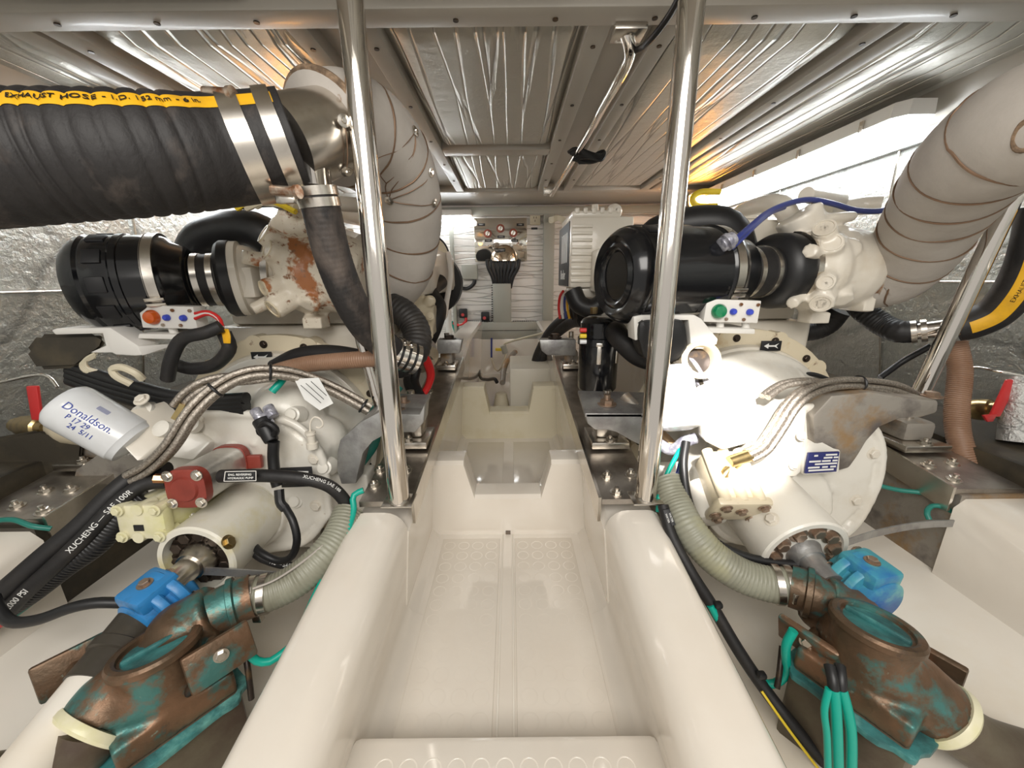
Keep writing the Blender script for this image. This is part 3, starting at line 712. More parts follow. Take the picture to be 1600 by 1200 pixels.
    bm = B(); lathe(bm, at(.24, .48), (0, -1, 0), [(0, .016), (.005, .016), (.012, .012), (.015, .001)], 24); obj('lamp_lens', bm, 'lens_or' if S == 'L' else 'lens_gr', p)
    for u in (.50, .80):
        bm = B(); lathe(bm, at(u, .48), (0, -1, 0), [(0, .007), (.006, .0065), (.009, .004)], 16); obj('button', bm, 'lens_bl', p)
    for (u, v) in ((.40, .15), (.62, .80), (.72, .15), (.93, .80)):
        bm = B(); cyl(bm, at(u, v), at(u, v)+Vector((0, -.003, 0)), .0035, n=12); obj('screw', bm, 'boltrust', p)
    bm = B(); prism(bm, [Q(1095, 512, .835), Q(1180, 514, .835), Q(1180, 522, .835), Q(1090, 520, .835)], (0, .10, 0), .002)
    for u in (1125, 1165): cyl(bm, Q(u, 516, .86), Q(u, 500, .86), .008)
    obj('shelf_bracket', bm, 'white', p)
    # white folded guard with black control box
    g = thing('guard_bracket', 'white folded guard plate holding a black box %s' % ('at far left below the air filter' if S == 'L' else 'behind the right pole'), 'bracket', Q(1050, 560, .83))
    if S == 'R': pts = [(990, 495), (1000, 492), (1085, 492), (1096, 498), (1122, 530), (1120, 538), (1098, 545), (1080, 545), (1076, 500), (1000, 503), (1003, 530), (992, 532)]
    else: pts = [(80, 516), (88, 513), (172, 512), (215, 540), (222, 555), (210, 556), (180, 554), (175, 551), (140, 551), (165, 540), (160, 521), (86, 523)]
    bm = B(); prism(bm, [P(x_, y_, .815) for x_, y_ in pts], (0, .05, 0), .002); obj('guard_plate', bm, 'white', g)
    if S == 'L':
        bm = B(); prism(bm, [P(215, 541, .815), P(262, 538, .86), P(262, 543, .86), P(222, 556, .815)], (0, .01, 0), .001); obj('guard_lip', bm, 'white', g)
        bm = B(); ring_loft(bm, [[P(x_, y_, .835-.03*0) for x_, y_ in ((40, 548), (60, 522), (150, 520), (166, 530), (160, 545), (120, 575), (60, 578))], [P(x_, y_, .90) for x_, y_ in ((45, 548), (65, 524), (150, 520), (164, 530), (158, 545), (120, 573), (64, 576))]])
        bmesh.ops.bevel(bm, geom=bm.edges[:], offset=.008, segments=2, affect='EDGES'); obj('control_box', bm, 'darkcloth', g)
    else:
        bm = B(); prism(bm, [P(x_, y_, .805) for x_, y_ in ((998, 505), (1005, 500), (1065, 498), (1074, 505), (1078, 540), (1070, 560), (1035, 575), (1005, 560), (997, 530))], (0, .06, 0), .012); obj('control_box', bm, 'black', g)
for S in ('L', 'R'): engine(S)
# rear mirror details on the left engine only: alternator, belt wheel
t = thing('belt_wheel', 'round black rimmed belt wheel with cream face behind the left wrapped exhaust', 'wheel', P(684, 410, 1.95))
c = P(678, 402, 1.9); ax = Vector((.75, -.55, .05)).normalized()
bm = B(); lathe(bm, c, ax, [(-.02, .095), (.01, .098), (.014, .094), (.01, .088)], 48); obj('rim', bm, 'black', t)
bm = B(); lathe(bm, c, ax, [(0, .088), (.012, .086), (.02, .05), (.03, .02)], 48); obj('face', bm, 'enamel2', t)
hose('coolant_hose', [P(688, 440, 1.7), P(672, 455, 1.6), P(685, 480, 1.55), P(678, 510, 1.5), P(665, 540, 1.5)], .032, 'rubber', 'smooth black hose dropping beside the left wrapped exhaust', 'hose', n=18)
hose('bypass_pipe', [P(700, 395, 1.9), P(704, 430, 1.85), P(698, 470, 1.8), P(694, 495, 1.75), P(680, 503, 1.65), P(668, 506, 1.6)], .012, 'white', 'white bent pipe beside the belt wheel on the left engine', 'pipe')
t = thing('timing_cover', 'cream casting at the inner front corner of the left engine', 'engine cover', P(650, 500, 1.45))
bm = B()
for (x, y, Y, r) in ((640, 455, 1.4, .05), (655, 485, 1.42, .055), (660, 515, 1.45, .045), (640, 490, 1.4, .06), (668, 500, 1.42, .03)): sph(bm, P(x, y, Y), r)
box(bm, P(655, 500, 1.46), (.12, .1, .10)); cyl(bm, P(672, 470, 1.5), P(672, 470, 1.38), .02); cyl(bm, P(665, 520, 1.5), P(668, 524, 1.36), .022)
cast('cover_casting', bm, 'enamel2', t, .006, 3)
for (x, y) in ((650, 460), (672, 494), (648, 512)): bolt(P(x, y, 1.36), (0.1, -1, .1), .009, 'enamel2', t)
t = thing('alternator', 'round finned alternator below the left wrapped exhaust near the red cables', 'alternator', P(660, 545, 1.3))
bm = B(); c = P(650, 548, 1.28); ax = Vector((.55, -.5, -.35)).normalized()
lathe(bm, c-ax*.07, ax, [(0, .05), (.02, .062), (.03, .062), (.032, .056), (.045, .056), (.047, .062), (.10, .062), (.12, .05), (.125, .02)], 40); obj('body', bm, 'flyw', t)
bm = B(); lathe(bm, c+ax*.055, ax, [(0, .05), (.004, .05), (.01, .02), (.03, .018)], 32); obj('pulley', bm, 'steel', t)

# right engine front: expansion tank / heat exchanger box with data label
t = thing('heat_exchanger', 'cream ribbed heat exchanger casting left of the right air filter, black label on its side', 'heat exchanger', P(915, 470, 1.65))
bm = B(); ax0 = [P(885, 365, 1.62), P(940, 348, 1.45), P(940, 452, 1.45), P(885, 438, 1.62)]
c = [Vector(v) for v in ax0]
x0 = c[0].x; x1 = c[1].x+.02
bx(bm, .222, .45, 1.50, 1.86, -.035, .215, .008)
for kk in range(9): bx(bm, .226, .30, 1.494, 1.502, -.015+kk*.024, -.003+kk*.024, .002)
bx(bm, .225, .40, 1.50, 1.80, .212, .235, .004)
for kk in range(6): bx(bm, .235+kk*.03, .25+kk*.03, 1.497, 1.52, .225, .245, .003)
bx(bm, .30, .45, 1.42, 1.54, -.05, .10, .012)
lathe(bm, (.375, 1.42, .025), (0, -1, 0), [(0, .06), (.004, .06), (.006, .052), (.003, .05), (.003, .038), (.006, .036), (.007, .0)], 40)
sph(bm, (.40, 1.6, .245), .03); cyl(bm, (.33, 1.62, .21), (.33, 1.62, .275), .02, .012)
bx(bm, .24, .34, 1.52, 1.74, -.075, -.03, .012)
obj('casting', bm, 'enamel', t, 30)
bm = B(); bx(bm, .219, .2225, 1.53, 1.83, -.03, .205, .0008); lb = obj('data_label', bm, 'ink', t)
for kk in range(4):
    bm = B(); bx(bm, .2185, .2192, 1.575+kk*.045, 1.600+kk*.045, .06, .17); obj('label_block', bm, 'paper', lb)
text('Bosler', .055, (.2184, 1.68, .012), (0, -1, 0), (0, 0, 1), 'inkwhite', lb)
# pink/brown sender + wires beside it
t = thing('wire_bundle', 'bundle of ivory wires with a dark red cap above the cream heat exchanger', 'wires', P(880, 345, 2.2))
for kk in range(6):
    bm = B(); tube(bm, [P(858, 341+kk, 2.985), P(862, 340+kk*1.5, 2.3), P(874, 338+kk, 2.2), P(886, 344+kk*3, 2.15), P(893, 352+kk*2, 2.1)], .006, 6, .02); obj('wire_strand', bm, 'ivory', t)
bm = B(); cyl(bm, P(890, 346, 2.1), P(893, 347, 2.0), .015); obj('cap', bm, 'gaugered', t)
t = thing('cable_bundle', 'red, blue and yellow wires hanging below the cream heat exchanger', 'wires', P(878, 480, 1.9))
for kk, mm_ in enumerate(('redwire', 'white', 'bluewire', 'yellow', 'yellow', 'black')):
    bm = B(); tube(bm, [P(880+kk*4, 455, 1.75), P(875+kk*4, 463, 1.78), P(873+kk*4.5, 480, 1.8), P(875+kk*5, 498, 1.8)], .006 if kk < 5 else .02, 8, .02); obj('wire_strand', bm, mm_, t)
# ================================================================ EXHAUSTS
# left: wet exhaust hose, steel spool, wrapped riser
hp = [P(-90, 258, .545), P(0, 252, .55), P(100, 248, .575), P(200, 245, .60), P(290, 242, .64), P(350, 239, .675), P(410, 232, .70), P(462, 225, .72)]
t = thing('exhaust_hose', 'huge black corrugated exhaust hose with yellow stripe crossing the upper left', 'hose', P(150, 330, .6))
RH = .0765
stepH = .0025; hpts = path(hp, stepH); hfr = frames(hpts, (0, 0, 1)); LH = len(hpts)
def rh(s): 
    e = (LH*stepH-s); w_ = 1 if e > .17 else max(0, (e-.13)/.04)
    return 1+.038*w_*(abs(math.sin(PI*s/.020))**.6-.5)
bm = B(); rings = []
for i, (p, x, y, a) in enumerate(hfr): rings.append([p+(x*math.cos(k*PI/24)+y*math.sin(k*PI/24))*RH*rh(i*stepH) for k in range(48)])
ring_loft(bm, rings); obj('hose_body', bm, 'dusty', t, 100)
# angle of the stripe: on the top front
p0, x0_, y0_, a0_ = hfr[LH//2]; tgt = Vector((0, -.85, .52)); ang = math.atan2(tgt.dot(y0_), tgt.dot(x0_))
bm = B(); stripe(bm, hfr, 2, LH-4, ang-.15, ang+.15, RH*1.008, 6, rh, stepH); obj('yellow_stripe', bm, 'yellow', t, 180)
fl = 1 if (x0_*math.cos(ang+.1)+y0_*math.sin(ang+.1)-x0_*math.cos(ang)-y0_*math.sin(ang)).z > 0 else -1
def text_h(s, size, s0, dang):
    me = text_mesh(s, size, .0004)
    for v in me.vertices:
        u = s0+v.co.x; i = max(0, min(LH-2, int(u/stepH))); p, x, y, a = hfr[i]; p = p.lerp(hfr[i+1][0], u/stepH-i)
        an = ang+dang+fl*v.co.y/RH; v.co = p+(x*math.cos(an)+y*math.sin(an))*(RH*rh(u)*1.008+.0012+v.co.z)
    return obj_me('lettering', me, 'ink', t, 180)
text_h('EXHAUST HOSE - I.D. 152 mm - 6 in.', .0108, LH*stepH*.50, .0)
def bigclamp(f, wid, lab):
    i = int(LH*f); p, x, y, a = hfr[min(i, LH-2)]
    bm = B(); band(bm, p, a, RH+.001, wid, .0025, 64); return obj('steel_band', bm, 'steel', t), p, a
b1, pc1, a1 = bigclamp(.835, .027, '')
b2, pc2, a2 = bigclamp(.945, .022, '')
for b_, pc, a_, px, py in ((b1, pc1, a1, 348, 147), (b2, pc2, a2, 452, 300)):
    q = P(px, py, pc.y-.05 if py < 200 else pc.y-.06)
    bm = B(); cyl(bm, q-Vector((.028, -.004, -.004)), q+Vector((.012, 0, 0)), .0075, n=16); cyl(bm, q+Vector((.010, 0, 0)), q+Vector((.016, -.001, 0)), .010, n=20)
    obj('clamp_bolt', bm, 'boltrust', b_)
    bm = B(); box(bm, q+Vector((-.012, .01, -.008)), (.030, .012, .014), None, .003); obj('clamp_lug', bm, 'steel', b_)
# spool
t2 = thing('exhaust_spool', 'polished steel exhaust spool with a branch stub beneath it', 'pipe fitting', P(480, 270, .75))
s0 = P(440, 228, .712); s1 = P(526, 206, .80); ax = (s1-s0).normalized()
bm = B(); cyl(bm, s0, s1, .0705, .0695, n=64); obj('spool_tube', bm, 'steel', t2)
n0 = P(487, 222, .74); n1 = P(494, 300, .715)
bm = B(); cyl(bm, n0, n1, .026, n=32); obj('branch_stub', bm, 'chrome', t2)
# wrapped riser (left)
lag = [P(508, 208, .79), P(538, 200, .83), P(575, 210, .885), P(612, 250, .955), P(632, 310, 1.02), P(634, 370, 1.07), P(624, 420, 1.10), P(595, 452, 1.12), P(560, 462, 1.12)]
def wrapped(name, ctrl, r0, r1, seams, m, lab, cat, up=(0, 0, 1), puff=.022):
    t = thing(name, lab, cat, ctrl[-1]); st = .006; pts = path(ctrl, st); fr = frames(pts, up); N = len(pts)-1; rings = []
    sm = [s*N for s in seams]
    for i, (p, x, y, a) in enumerate(fr):
        u = i/N; r = r0+(r1-r0)*u; ring = []
        for k in range(44):
            an = k*2*PI/44
            dmin = min(abs(i+2.0*math.sin(an+s)-s) for s in sm)*st
            q = 1+puff*min(1, dmin/.018)**.5+.010*math.sin(3*an+i*.11)+.008*math.sin(5*an-i*.23)
            ring.append(p+(x*math.cos(an)+y*math.sin(an))*r*q)
        rings.append(ring)
    bm = B(); ring_loft(bm, rings); obj('cloth_wrap', bm, m, t, 180)
    for s in sm:      # stitched seams
        ring = []
        for k in range(44):
            an = k*2*PI/44; jf = max(0, min(N-1.001, s-2.0*math.sin(an+s))); j = int(jf); p, x, y, a = fr[j]; p = p.lerp(fr[j+1][0], jf-j); r = r0+(r1-r0)*jf/N
            ring.append(p+(x*math.cos(an)+y*math.sin(an))*r*(1.008))
        bm = B(); tube(bm, ring+[ring[0]], .0022, 6, .01); obj('seam', bm, 'wire', t)
    return t, fr, N
t3, fr3, N3 = wrapped('exhaust_lagging', lag, .088, .082, (.16, .30, .47, .60, .72, .86), 'lagging', 'grey cloth wrapped exhaust riser curving behind the left pole', 'insulated pipe')
p, x, y, a = fr3[2]
ringp = [p+(x*math.cos(k*PI/16)+y*math.sin(k*PI/16))*.089 for k in range(33)]
bm = B(); tube(bm, ringp, .008, 8, .01); obj('frayed_edge', bm, 'lagedge', t3)
for (px, py, Y) in ((532, 192, .735), (622, 214, .90), (655, 268, .955), (608, 312, .925), (672, 315, .985), (540, 265, .76)):
    q = P(px, py, Y); c = min(fr3, key=lambda f: (f[0]-q).length)[0]; n = (q-c).normalized(); q = c+n*.0885
    bm = B(); lathe(bm, q, n, [(0, .010), (.002, .010), (.003, .005), (.006, .004)], 18); obj('lacing_stud', bm, 'steel', t3)
import itertools
studs = [P(622, 214, .90), P(608, 312, .925), P(655, 268, .955), P(672, 315, .985), P(600, 262, .9), P(560, 235, .80), P(532, 192, .735), P(540, 265, .76)]
def onwrap(q, k=.0885):
    c = min(fr3, key=lambda f: (f[0]-q).length)[0]; return c+(q-c).normalized()*k
for a_, b_ in ((0, 1), (1, 2), (1, 3), (4, 1), (5, 4), (6, 7), (4, 0), (7, 5), (5, 0)):
    pts = [onwrap(studs[a_].lerp(studs[b_], k/6)+Vector((0, 0, .003*math.sin(k)))) for k in range(7)]
    bm = B(); tube(bm, pts, .0011, 5, .012); obj('lacing_wire', bm, 'wire', t3)
# right wrapped exhaust
lagR = [P(1352, 430, 1.02), P(1385, 425, 1.0), P(1425, 392, .95), P(1462, 335, .88), P(1500, 280, .80), P(1550, 230, .73), P(1610, 195, .68), P(1680, 180, .64)]
t4, fr4, N4 = wrapped('exhaust_lagging', lagR, .082, .088, (.06, .20, .33, .46, .60, .74, .88), 'lagging', 'grey cloth wrapped exhaust pipe rising to the upper right corner', 'insulated pipe')
q = P(1597, 215, .62); c, x, y, a = min(fr4, key=lambda f: (f[0]-q).length); n = (q-c).normalized(); q = c+n*.086
ringp = [q+(a*math.cos(k*PI/8)*.012+n.cross(a)*math.sin(k*PI/8)*.020) for k in range(17)]
bm = B(); tube(bm, ringp, .004, 8, .004); obj('frayed_eyelet', bm, 'lagedge', t4)
bm = B(); lathe(bm, q-n*.002, n, [(0, .012), (.003, .012)], 20); obj('eyelet_hole', bm, 'ink', t4)
c = P(1346, 424, 1.0)
bm = B(); band(bm, P(1349, 428, 1.02), fr4[2][3], .080, .03, .003, 48); obj('flange_gap', bm, 'boltrust', t4)

# drain hose from the left spool branch
t = thing('rubber_hose', 'black ribbed hose slanting down behind the left pole from the steel spool', 'hose', P(600, 545, .86))
dh = [P(494, 296, .715), P(503, 330, .72), P(520, 400, .735), P(545, 465, .76), P(575, 515, .80), P(612, 548, .84)]
bm = B(); tube(bm, dh, .0315, 28, .002, .006, .009); obj('hose_body', bm, 'dusty', t, 80)
dd = (dh[1]-dh[0]).normalized()
for f_ in (0.10, .62):
    bm = B(); band(bm, dh[0].lerp(dh[1], f_), dd, .032, .014, .002); obj('hose_clamp', bm, 'steel', t)
t = thing('rubber_hose', 'black corrugated hose elbow to the right of the left pole', 'hose', P(640, 530, 1.0))
bm = B(); tube(bm, [P(610, 478, 1.0), P(632, 490, .98), P(650, 515, .96), P(650, 545, .93), P(632, 565, .92), P(610, 572, .92)], .034, 28, .002, .03, .010); obj('hose_body', bm, 'rubber', t, 80)
t = thing('hose_coupling', 'shiny steel hose clamps stacked around a coupling at the left pole', 'hose coupling', P(635, 560, .90))
c0_ = P(600, 545, .86); c1_ = P(652, 562, .90); ax = (c1_-c0_).normalized(); bm = B(); cyl(bm, c0_, c1_, .034, n=32); obj('coupling_tube', bm, 'black', t)
for i in range(4):
    bm = B(); band(bm, c0_.lerp(c1_, .30+i*.2), ax, .0345, .010, .003); b_ = obj('hose_clamp', bm, 'chrome', t)
    bm = B(); box(bm, c0_.lerp(c1_, .30+i*.2)+Vector((0, -.02, .034)), (.012, .018, .010), None, .002); obj('clamp_screw', bm, 'steel', b_)
# right drain hose behind the stay
t = thing('rubber_hose', 'black ribbed hose below the right wrapped exhaust ending in clamps', 'hose', P(1400, 520, 1.05))
bm = B(); tube(bm, [P(1335, 470, 1.12), P(1352, 488, 1.08), P(1380, 508, 1.04), P(1405, 518, 1.0), P(1428, 518, .99)], .028, 24, .002, .03, .009); obj('hose_body', bm, 'rubber', t, 80)
t = thing('pipe_joint', 'short chrome joining pipe between the ribbed hose and the yellow striped hose', 'pipe', P(1450, 515, .97))
pj0 = P(1420, 519, .99); pj1 = P(1502, 510, .93); ax = (pj1-pj0).normalized()
bm = B(); cyl(bm, pj0, pj1, .0215, n=28); obj('joint_tube', bm, 'chrome', t)
for f_ in (.10, .30): bm = B(); band(bm, pj0.lerp(pj1, f_), ax, .027, .011, .002); obj('hose_clamp', bm, 'steel', t)
t = thing('exhaust_hose', 'black exhaust hose with yellow printed stripe curving up at the right edge', 'hose', P(1560, 500, .9))
yh = [P(1496, 510, .935), P(1520, 505, .92), P(1555, 488, .90), P(1585, 455, .88), P(1606, 415, .87), P(1620, 370, .86), P(1630, 320, .86)]
st = .004; ypts = path(yh, st); yfr = frames(ypts, (0, 0, 1)); bm = B()
ring_loft(bm, [[p+(x*math.cos(k*PI/14)+y*math.sin(k*PI/14))*.036 for k in range(28)] for (p, x, y, a) in yfr]); obj('hose_body', bm, 'rubber', t, 80)
p0, x0_, y0_, a0_ = yfr[len(yfr)//4]; tv = (-p0).normalized()+Vector((.15, 0, -.35)); ang2 = math.atan2(tv.dot(y0_), tv.dot(x0_))
bm = B(); stripe(bm, yfr, 4, len(yfr)-2, ang2-.38, ang2+.38, .0366, 6); obj('yellow_stripe', bm, 'yellow', t, 180)
me = text_mesh('EXHAUST', .010, .0004)
for v in me.vertices:
    u = .125+v.co.x; i = int(u/st); p, x, y, a = yfr[i]; p = p.lerp(yfr[i+1][0], u/st-i); an = ang2-v.co.y/.036; v.co = p+(x*math.cos(an)+y*math.sin(an))*.0373
obj_me('lettering', me, 'ink', t, 180)
t = thing('rubber_hose', 'thick black ribbed hose curving under the right turbocharger', 'hose', P(1260, 520, 1.25))
bm = B(); tube(bm, [P(1200, 498, 1.25), P(1225, 512, 1.24), P(1262, 518, 1.22), P(1292, 508, 1.2), P(1312, 485, 1.18)], .030, 20, .003, .02, .010); obj('hose_body', bm, 'rubber', t, 80)

# brown wire-wound hoses
hose('brown_hose', [P(398, 598, .93), P(430, 582, .90), P(475, 570, .885), P(520, 565, .87), P(560, 562, .86), P(590, 560, .86)], .019, 'brownhose', 'brown ribbed hose crossing above the braided lines on the left engine', 'hose', rib=.03, pitch=.005, n=20)
hose('black_conduit', [P(430, 575, .96), P(470, 556, .95), P(520, 553, .94), P(570, 562, .93), P(600, 575, .93)], .022, 'rubber', 'black conduit lying just behind the brown hose at left', 'hose')
hose('brown_hose', [P(1492, 535, .98), P(1500, 580, .95), P(1495, 640, .91), P(1500, 690, .87), P(1525, 740, .83), P(1570, 780, .79), P(1625, 810, .76)], .0225, 'brownhose', 'brown ribbed hose hanging down in front of the foil wall at right', 'hose', rib=.035, pitch=.0055, n=24)
# ================================================================ GEARBOXES
def gearbox(S):
    s = -1 if S == 'L' else 1; cx = -.62 if S == 'L' else .63
    t = thing('gearbox', ('white painted marine gearbox with dark wiring plug, left of the walkway' if S == 'L' else 'white painted marine gearbox in the bright beam, right of the walkway'), 'gearbox', (cx, .85, -.66))
    c = Vector((cx, 0, -.43))
    bm = B()
    lathe(bm, (cx, 1.0, -.42), (0, -1, 0), [(0, .235), (.03, .235), (.05, .215), (.14, .17), (.16, .12)], 48)
    def ell(Y, k, dz=0):
        pts = [(-.20, -.10), (-.20, .06), (-.12, .15), (.10, .155), (.20, .07), (.21, -.08), (.14, -.19), (-.10, -.19)]
        return [(cx+s*x*k, Y, c.z+z*k+dz) for x, z in pts]
    ring_loft(bm, [ell(.93, 1.0), ell(.86, 1.02), ell(.80, .97), ell(.785, .90)])
    # ribs and bosses of the casting
    for a in range(8):
        an = a*PI/4+.3; p = Vector((cx+math.cos(an)*.185, .80, c.z+math.sin(an)*.155)); cyl(bm, p+Vector((0, .12, 0)), p-Vector((0, .012, 0)), .022, n=16)
    sph(bm, (cx+s*-.08, .88, -.31), .085); sph(bm, (cx-s*.16, .87, -.37), .055)
    cyl(bm, (cx, .80, -.51), (cx, .765, -.505), .098, n=36)
    box(bm, (cx-s*.22, .86, -.50), (.10, .06, .10)); box(bm, (cx, .86, -.63), (.22, .05, .05))
    fr0 = ell(.788, .95)
    tube(bm, [Vector(p) for p in fr0+[fr0[0]]], .010, 8, .01)
    for a in range(8):
        an = a*PI/4+.3; tube(bm, [(cx+math.cos(an)*.10, .785, c.z+math.sin(an)*.09), (cx+math.cos(an)*.18, .80, c.z+math.sin(an)*.15)], .008, 8, .02)
    for k in (-1, 0, 1): tube(bm, [(cx+k*.07, .80, c.z+.13), (cx+k*.09, .90, c.z+.175), (cx+k*.10, .97, c.z+.20)], .009, 8, .02)
    cast('gear_casing', bm, 'gearwhite', t, .0055, 3)
    for a in range(8):
        an = a*PI/4+.3; p = Vector((cx+math.cos(an)*.185, .787, c.z+math.sin(an)*.155)); bolt(p, (0, -1, 0), .0105, 'enamel', t)
    # output flange bolts and the coupling
    fc = P(398, 795, .785) if S == 'L' else P(1172, 765, .785)
    ax = ((P(309, 875, .615) if S == 'L' else P(1246, 852, .635))-fc).normalized()
    tc = thing('shaft_coupling', ('oil stained cream shaft coupling below the red-ended pump' if S == 'L' else 'pale grey shaft coupling ringed by rusty bolts'), 'shaft coupling', fc+ax*.09-Vector((0, 0, .09)))
    L = .175; R = .073 if S == 'L' else .082
    bm = B(); lathe(bm, fc, ax, [(-.01, R-.006), (0, R-.001), (.012, R), (.016, R), (.0165, R-.002), (.018, R-.002), (.0185, R), (L-.004, R), (L, R-.003), (L, R-.012), (L-.022 if S == 'L' else L-.006, R-.014), (L-.022 if S == 'L' else L-.006, .03)], 64)
    obj('coupling_drum', bm, 'couplingcream' if S == 'L' else 'gearwhite', tc)
    x, y, a = frame(ax)
    if S == 'L': bm = B(); lathe(bm, fc+ax*(L-.021), ax, [(0, R-.013), (.001, R-.013), (.0015, .024)], 48); obj('recess_face', bm, 'boltdark', tc)
    for k in range(10):
        an = k*PI/5+.2; p = fc+ax*(L-.02 if S == 'L' else L-.006)+(x*math.cos(an)+y*math.sin(an))*(R-.0265)
        bolt(p, ax, .0115, 'boltdark' if S == 'L' else 'boltrust', tc)
    for k in range(12):
        an = k*PI/6; p = fc+ax*(-.012)+(x*math.cos(an)+y*math.sin(an))*(R+.010); bolt(p, ax, .009, 'steel' if k % 3 else 'boltdark', tc)
    bm = B(); lathe(bm, fc+ax*(L-.025), ax, [(0, .033), (.02, .033), (.03, .028), (.04, .026), (.04, .022), (.085, .022)], 36); obj('shaft', bm, 'steel' if S == 'L' else 'zinc', tc)
    q = P(387, 830, .62) if S == 'L' else P(1193, 799, .63)
    cc = fc+ax*max(0, (q-fc).dot(ax)); n = (q-cc).normalized(); bolt(cc+n*(R-.002), n, .0095, 'brass' if S == 'L' else 'enamel', tc)
    return t
gl = gearbox('L'); gr = gearbox('R')
# details of the left gearbox
def plate(parent, name, pts, ext, m, bev=.002): bm = B(); prism(bm, pts, ext, bev); return obj(name, bm, m, parent)
st = plate(gl, 'sticker', [P(460, 592, .79), P(498, 590, .79), P(521, 630, .765), P(500, 641, .76), P(476, 624, .77)], (0, -.001, 0), 'paper', 0)
for k in range(3):
    a = P(470+k*8, 602-k*3, .768); b = P(502+k*4, 630-k*6, .748); bm = B(); tube(bm, [a, b], .0009, 4, .03); obj('text_line', bm, 'ink', st)
pb = plate(gl, 'nameplate', [P(437, 732, .755), P(486, 730, .755), P(490, 760, .755), P(440, 762, .755)], (0, .004, 0), 'ink', .0005)
for (a, b, yy) in ((460, 482, 738), (458, 470, 745), (474, 484, 745), (445, 470, 753)):
    plate(pb, 'text_block', [P(a, yy-2, .7545), P(b, yy-2, .7545), P(b, yy+2, .7545), P(a, yy+2, .7545)], (0, -.0006, 0), 'paper', 0)
# lifting hooks + breathers
for (px, py, Y, par, lab) in ((487, 690, .77, gl, 'L'), (1292, 690, .79, gr, 'R')):
    p = P(px, py, Y); bm = B(); lathe(bm, p-Vector((0, 0, .015)), (0, 0, 1), [(0, .012), (.012, .012), (.013, .008), (.03, .009), (.032, .011), (.038, .011), (.039, .006)], 20); obj('breather', bm, 'enamel' if lab == 'L' else 'gearwhite', par)
    h = p+Vector((0, 0, .022)); sg = 1
    pts = [h, h+Vector((.004, 0, .022)), h+Vector((.014, 0, .034)), h+Vector((.026, 0, .030)), h+Vector((.030, 0, .018)), h+Vector((.022, 0, .010)), h+Vector((.014, 0, .012))]
    bm = B(); tube(bm, pts, .0022, 8, .004); obj('hook', bm, 'enamel', par)
for (px, py, Y) in ((374, 655, .80), (362, 705, .78), (505, 738, .78), (455, 655, .80), (460, 790, .78)):
    p = P(px, py, Y); bm = B(); lathe(bm, p+Vector((0, .03, 0)), (0, -1, .35), [(0, .022), (.026, .017), (.028, .013), (.033, .012), (.034, .005)], 24); obj('casting_boss', bm, 'gearwhite', gl)
# tilted cooler block and filter
t = thing('oil_cooler_block', 'cream square valve block tilted at the upper left of the left gearbox', 'valve block', P(230, 700, .80))
a = (P(250, 720, .70)-P(165, 665, .72)); v1 = (P(213, 722, .70)-P(160, 660, .70)); v2 = (P(225, 635, .74)-P(160, 660, .70))
fr_ = [P(163, 668, .70), P(203, 640, .74), P(250, 692, .72), P(215, 723, .68)]
bm = B(); prism(bm, fr_, (.02, .07, .0), .004); obj('front_block', bm, 'enamel2' if False else 'enamel', t)
bm = B(); prism(bm, [P(200, 640, .76), P(222, 626, .78), P(275, 655, .78), P(330, 690, .77), P(300, 720, .74), P(250, 712, .73)], (0, .06, -.02), .006); obj('side_block', bm, 'gearwhite', t)
for (px, py, Y) in ((253, 675, .735), (226, 645, .765), (300, 668, .77), (180, 672, .715)):
    p = P(px, py, Y); bm = B(); lathe(bm, p+Vector((0, .01, 0)), (0, -.8, .6), [(0, .017), (.014, .017), (.016, .012), (.017, .006)], 20); obj('plug', bm, 'gearwhite', t)
bolt(P(178, 668, .70), (0, -1, .2), .008, 'enamel', t); bolt(P(222, 625, .76), (0, -.6, .8), .010, 'enamel', t)
def can(a, b, r, lab, hand):
    t = thing('oil_filter_can', lab, 'filter', b); ax = (b-a).normalized(); L = (b-a).length
    bm = B(); lathe(bm, a, ax, [(0, .002), (.001, r*.80), (.008, r*.95), (.018, r), (L-.012, r), (L-.010, r*.97), (L, r*.92), (L+.006, r*.5)], 48); obj('can', bm, 'canwhite', t)
    return t, ax, L
ca = P(95, 628, .70); cb = P(208, 692, .72)
t, ax, L = can(ca, cb, .047, 'white spin-on oil filter can with blue lettering at far left', True)
vis = (-(ca+cb)/2).normalized(); vis = (vis-ax*vis.dot(ax)).normalized(); side = vis.cross(ax).normalized()
def can_text(s, size, u, ang, m):
    me = text_mesh(s, size, .0003)
    for v in me.vertices:
        x_, y_ = v.co.x, v.co.y; an = ang+y_/.047
        # text runs along the can axis
        v.co = ca+ax*(u+x_)+(vis*math.cos(an)+(-side if side.z < 0 else side)*math.sin(an))*(.0477+v.co.z)
    return obj_me('lettering', me, m, t, 180)
can_text('Donaldson.', .0185, L*.47, -.02, 'inkblue'); can_text('P 17 29', .013, L*.42, -.32, 'inkblue'); can_text('24  5/11', .013, L*.52, -.58, 'inkblue'); can_text('|||||||||', .009, L*.50, .50, 'inkblue')
t, ax, L = can(P(1046, 575, .80), P(1062, 668, .74), .044, 'white spin-on filter can lit by the bright beam behind the right pole', False)
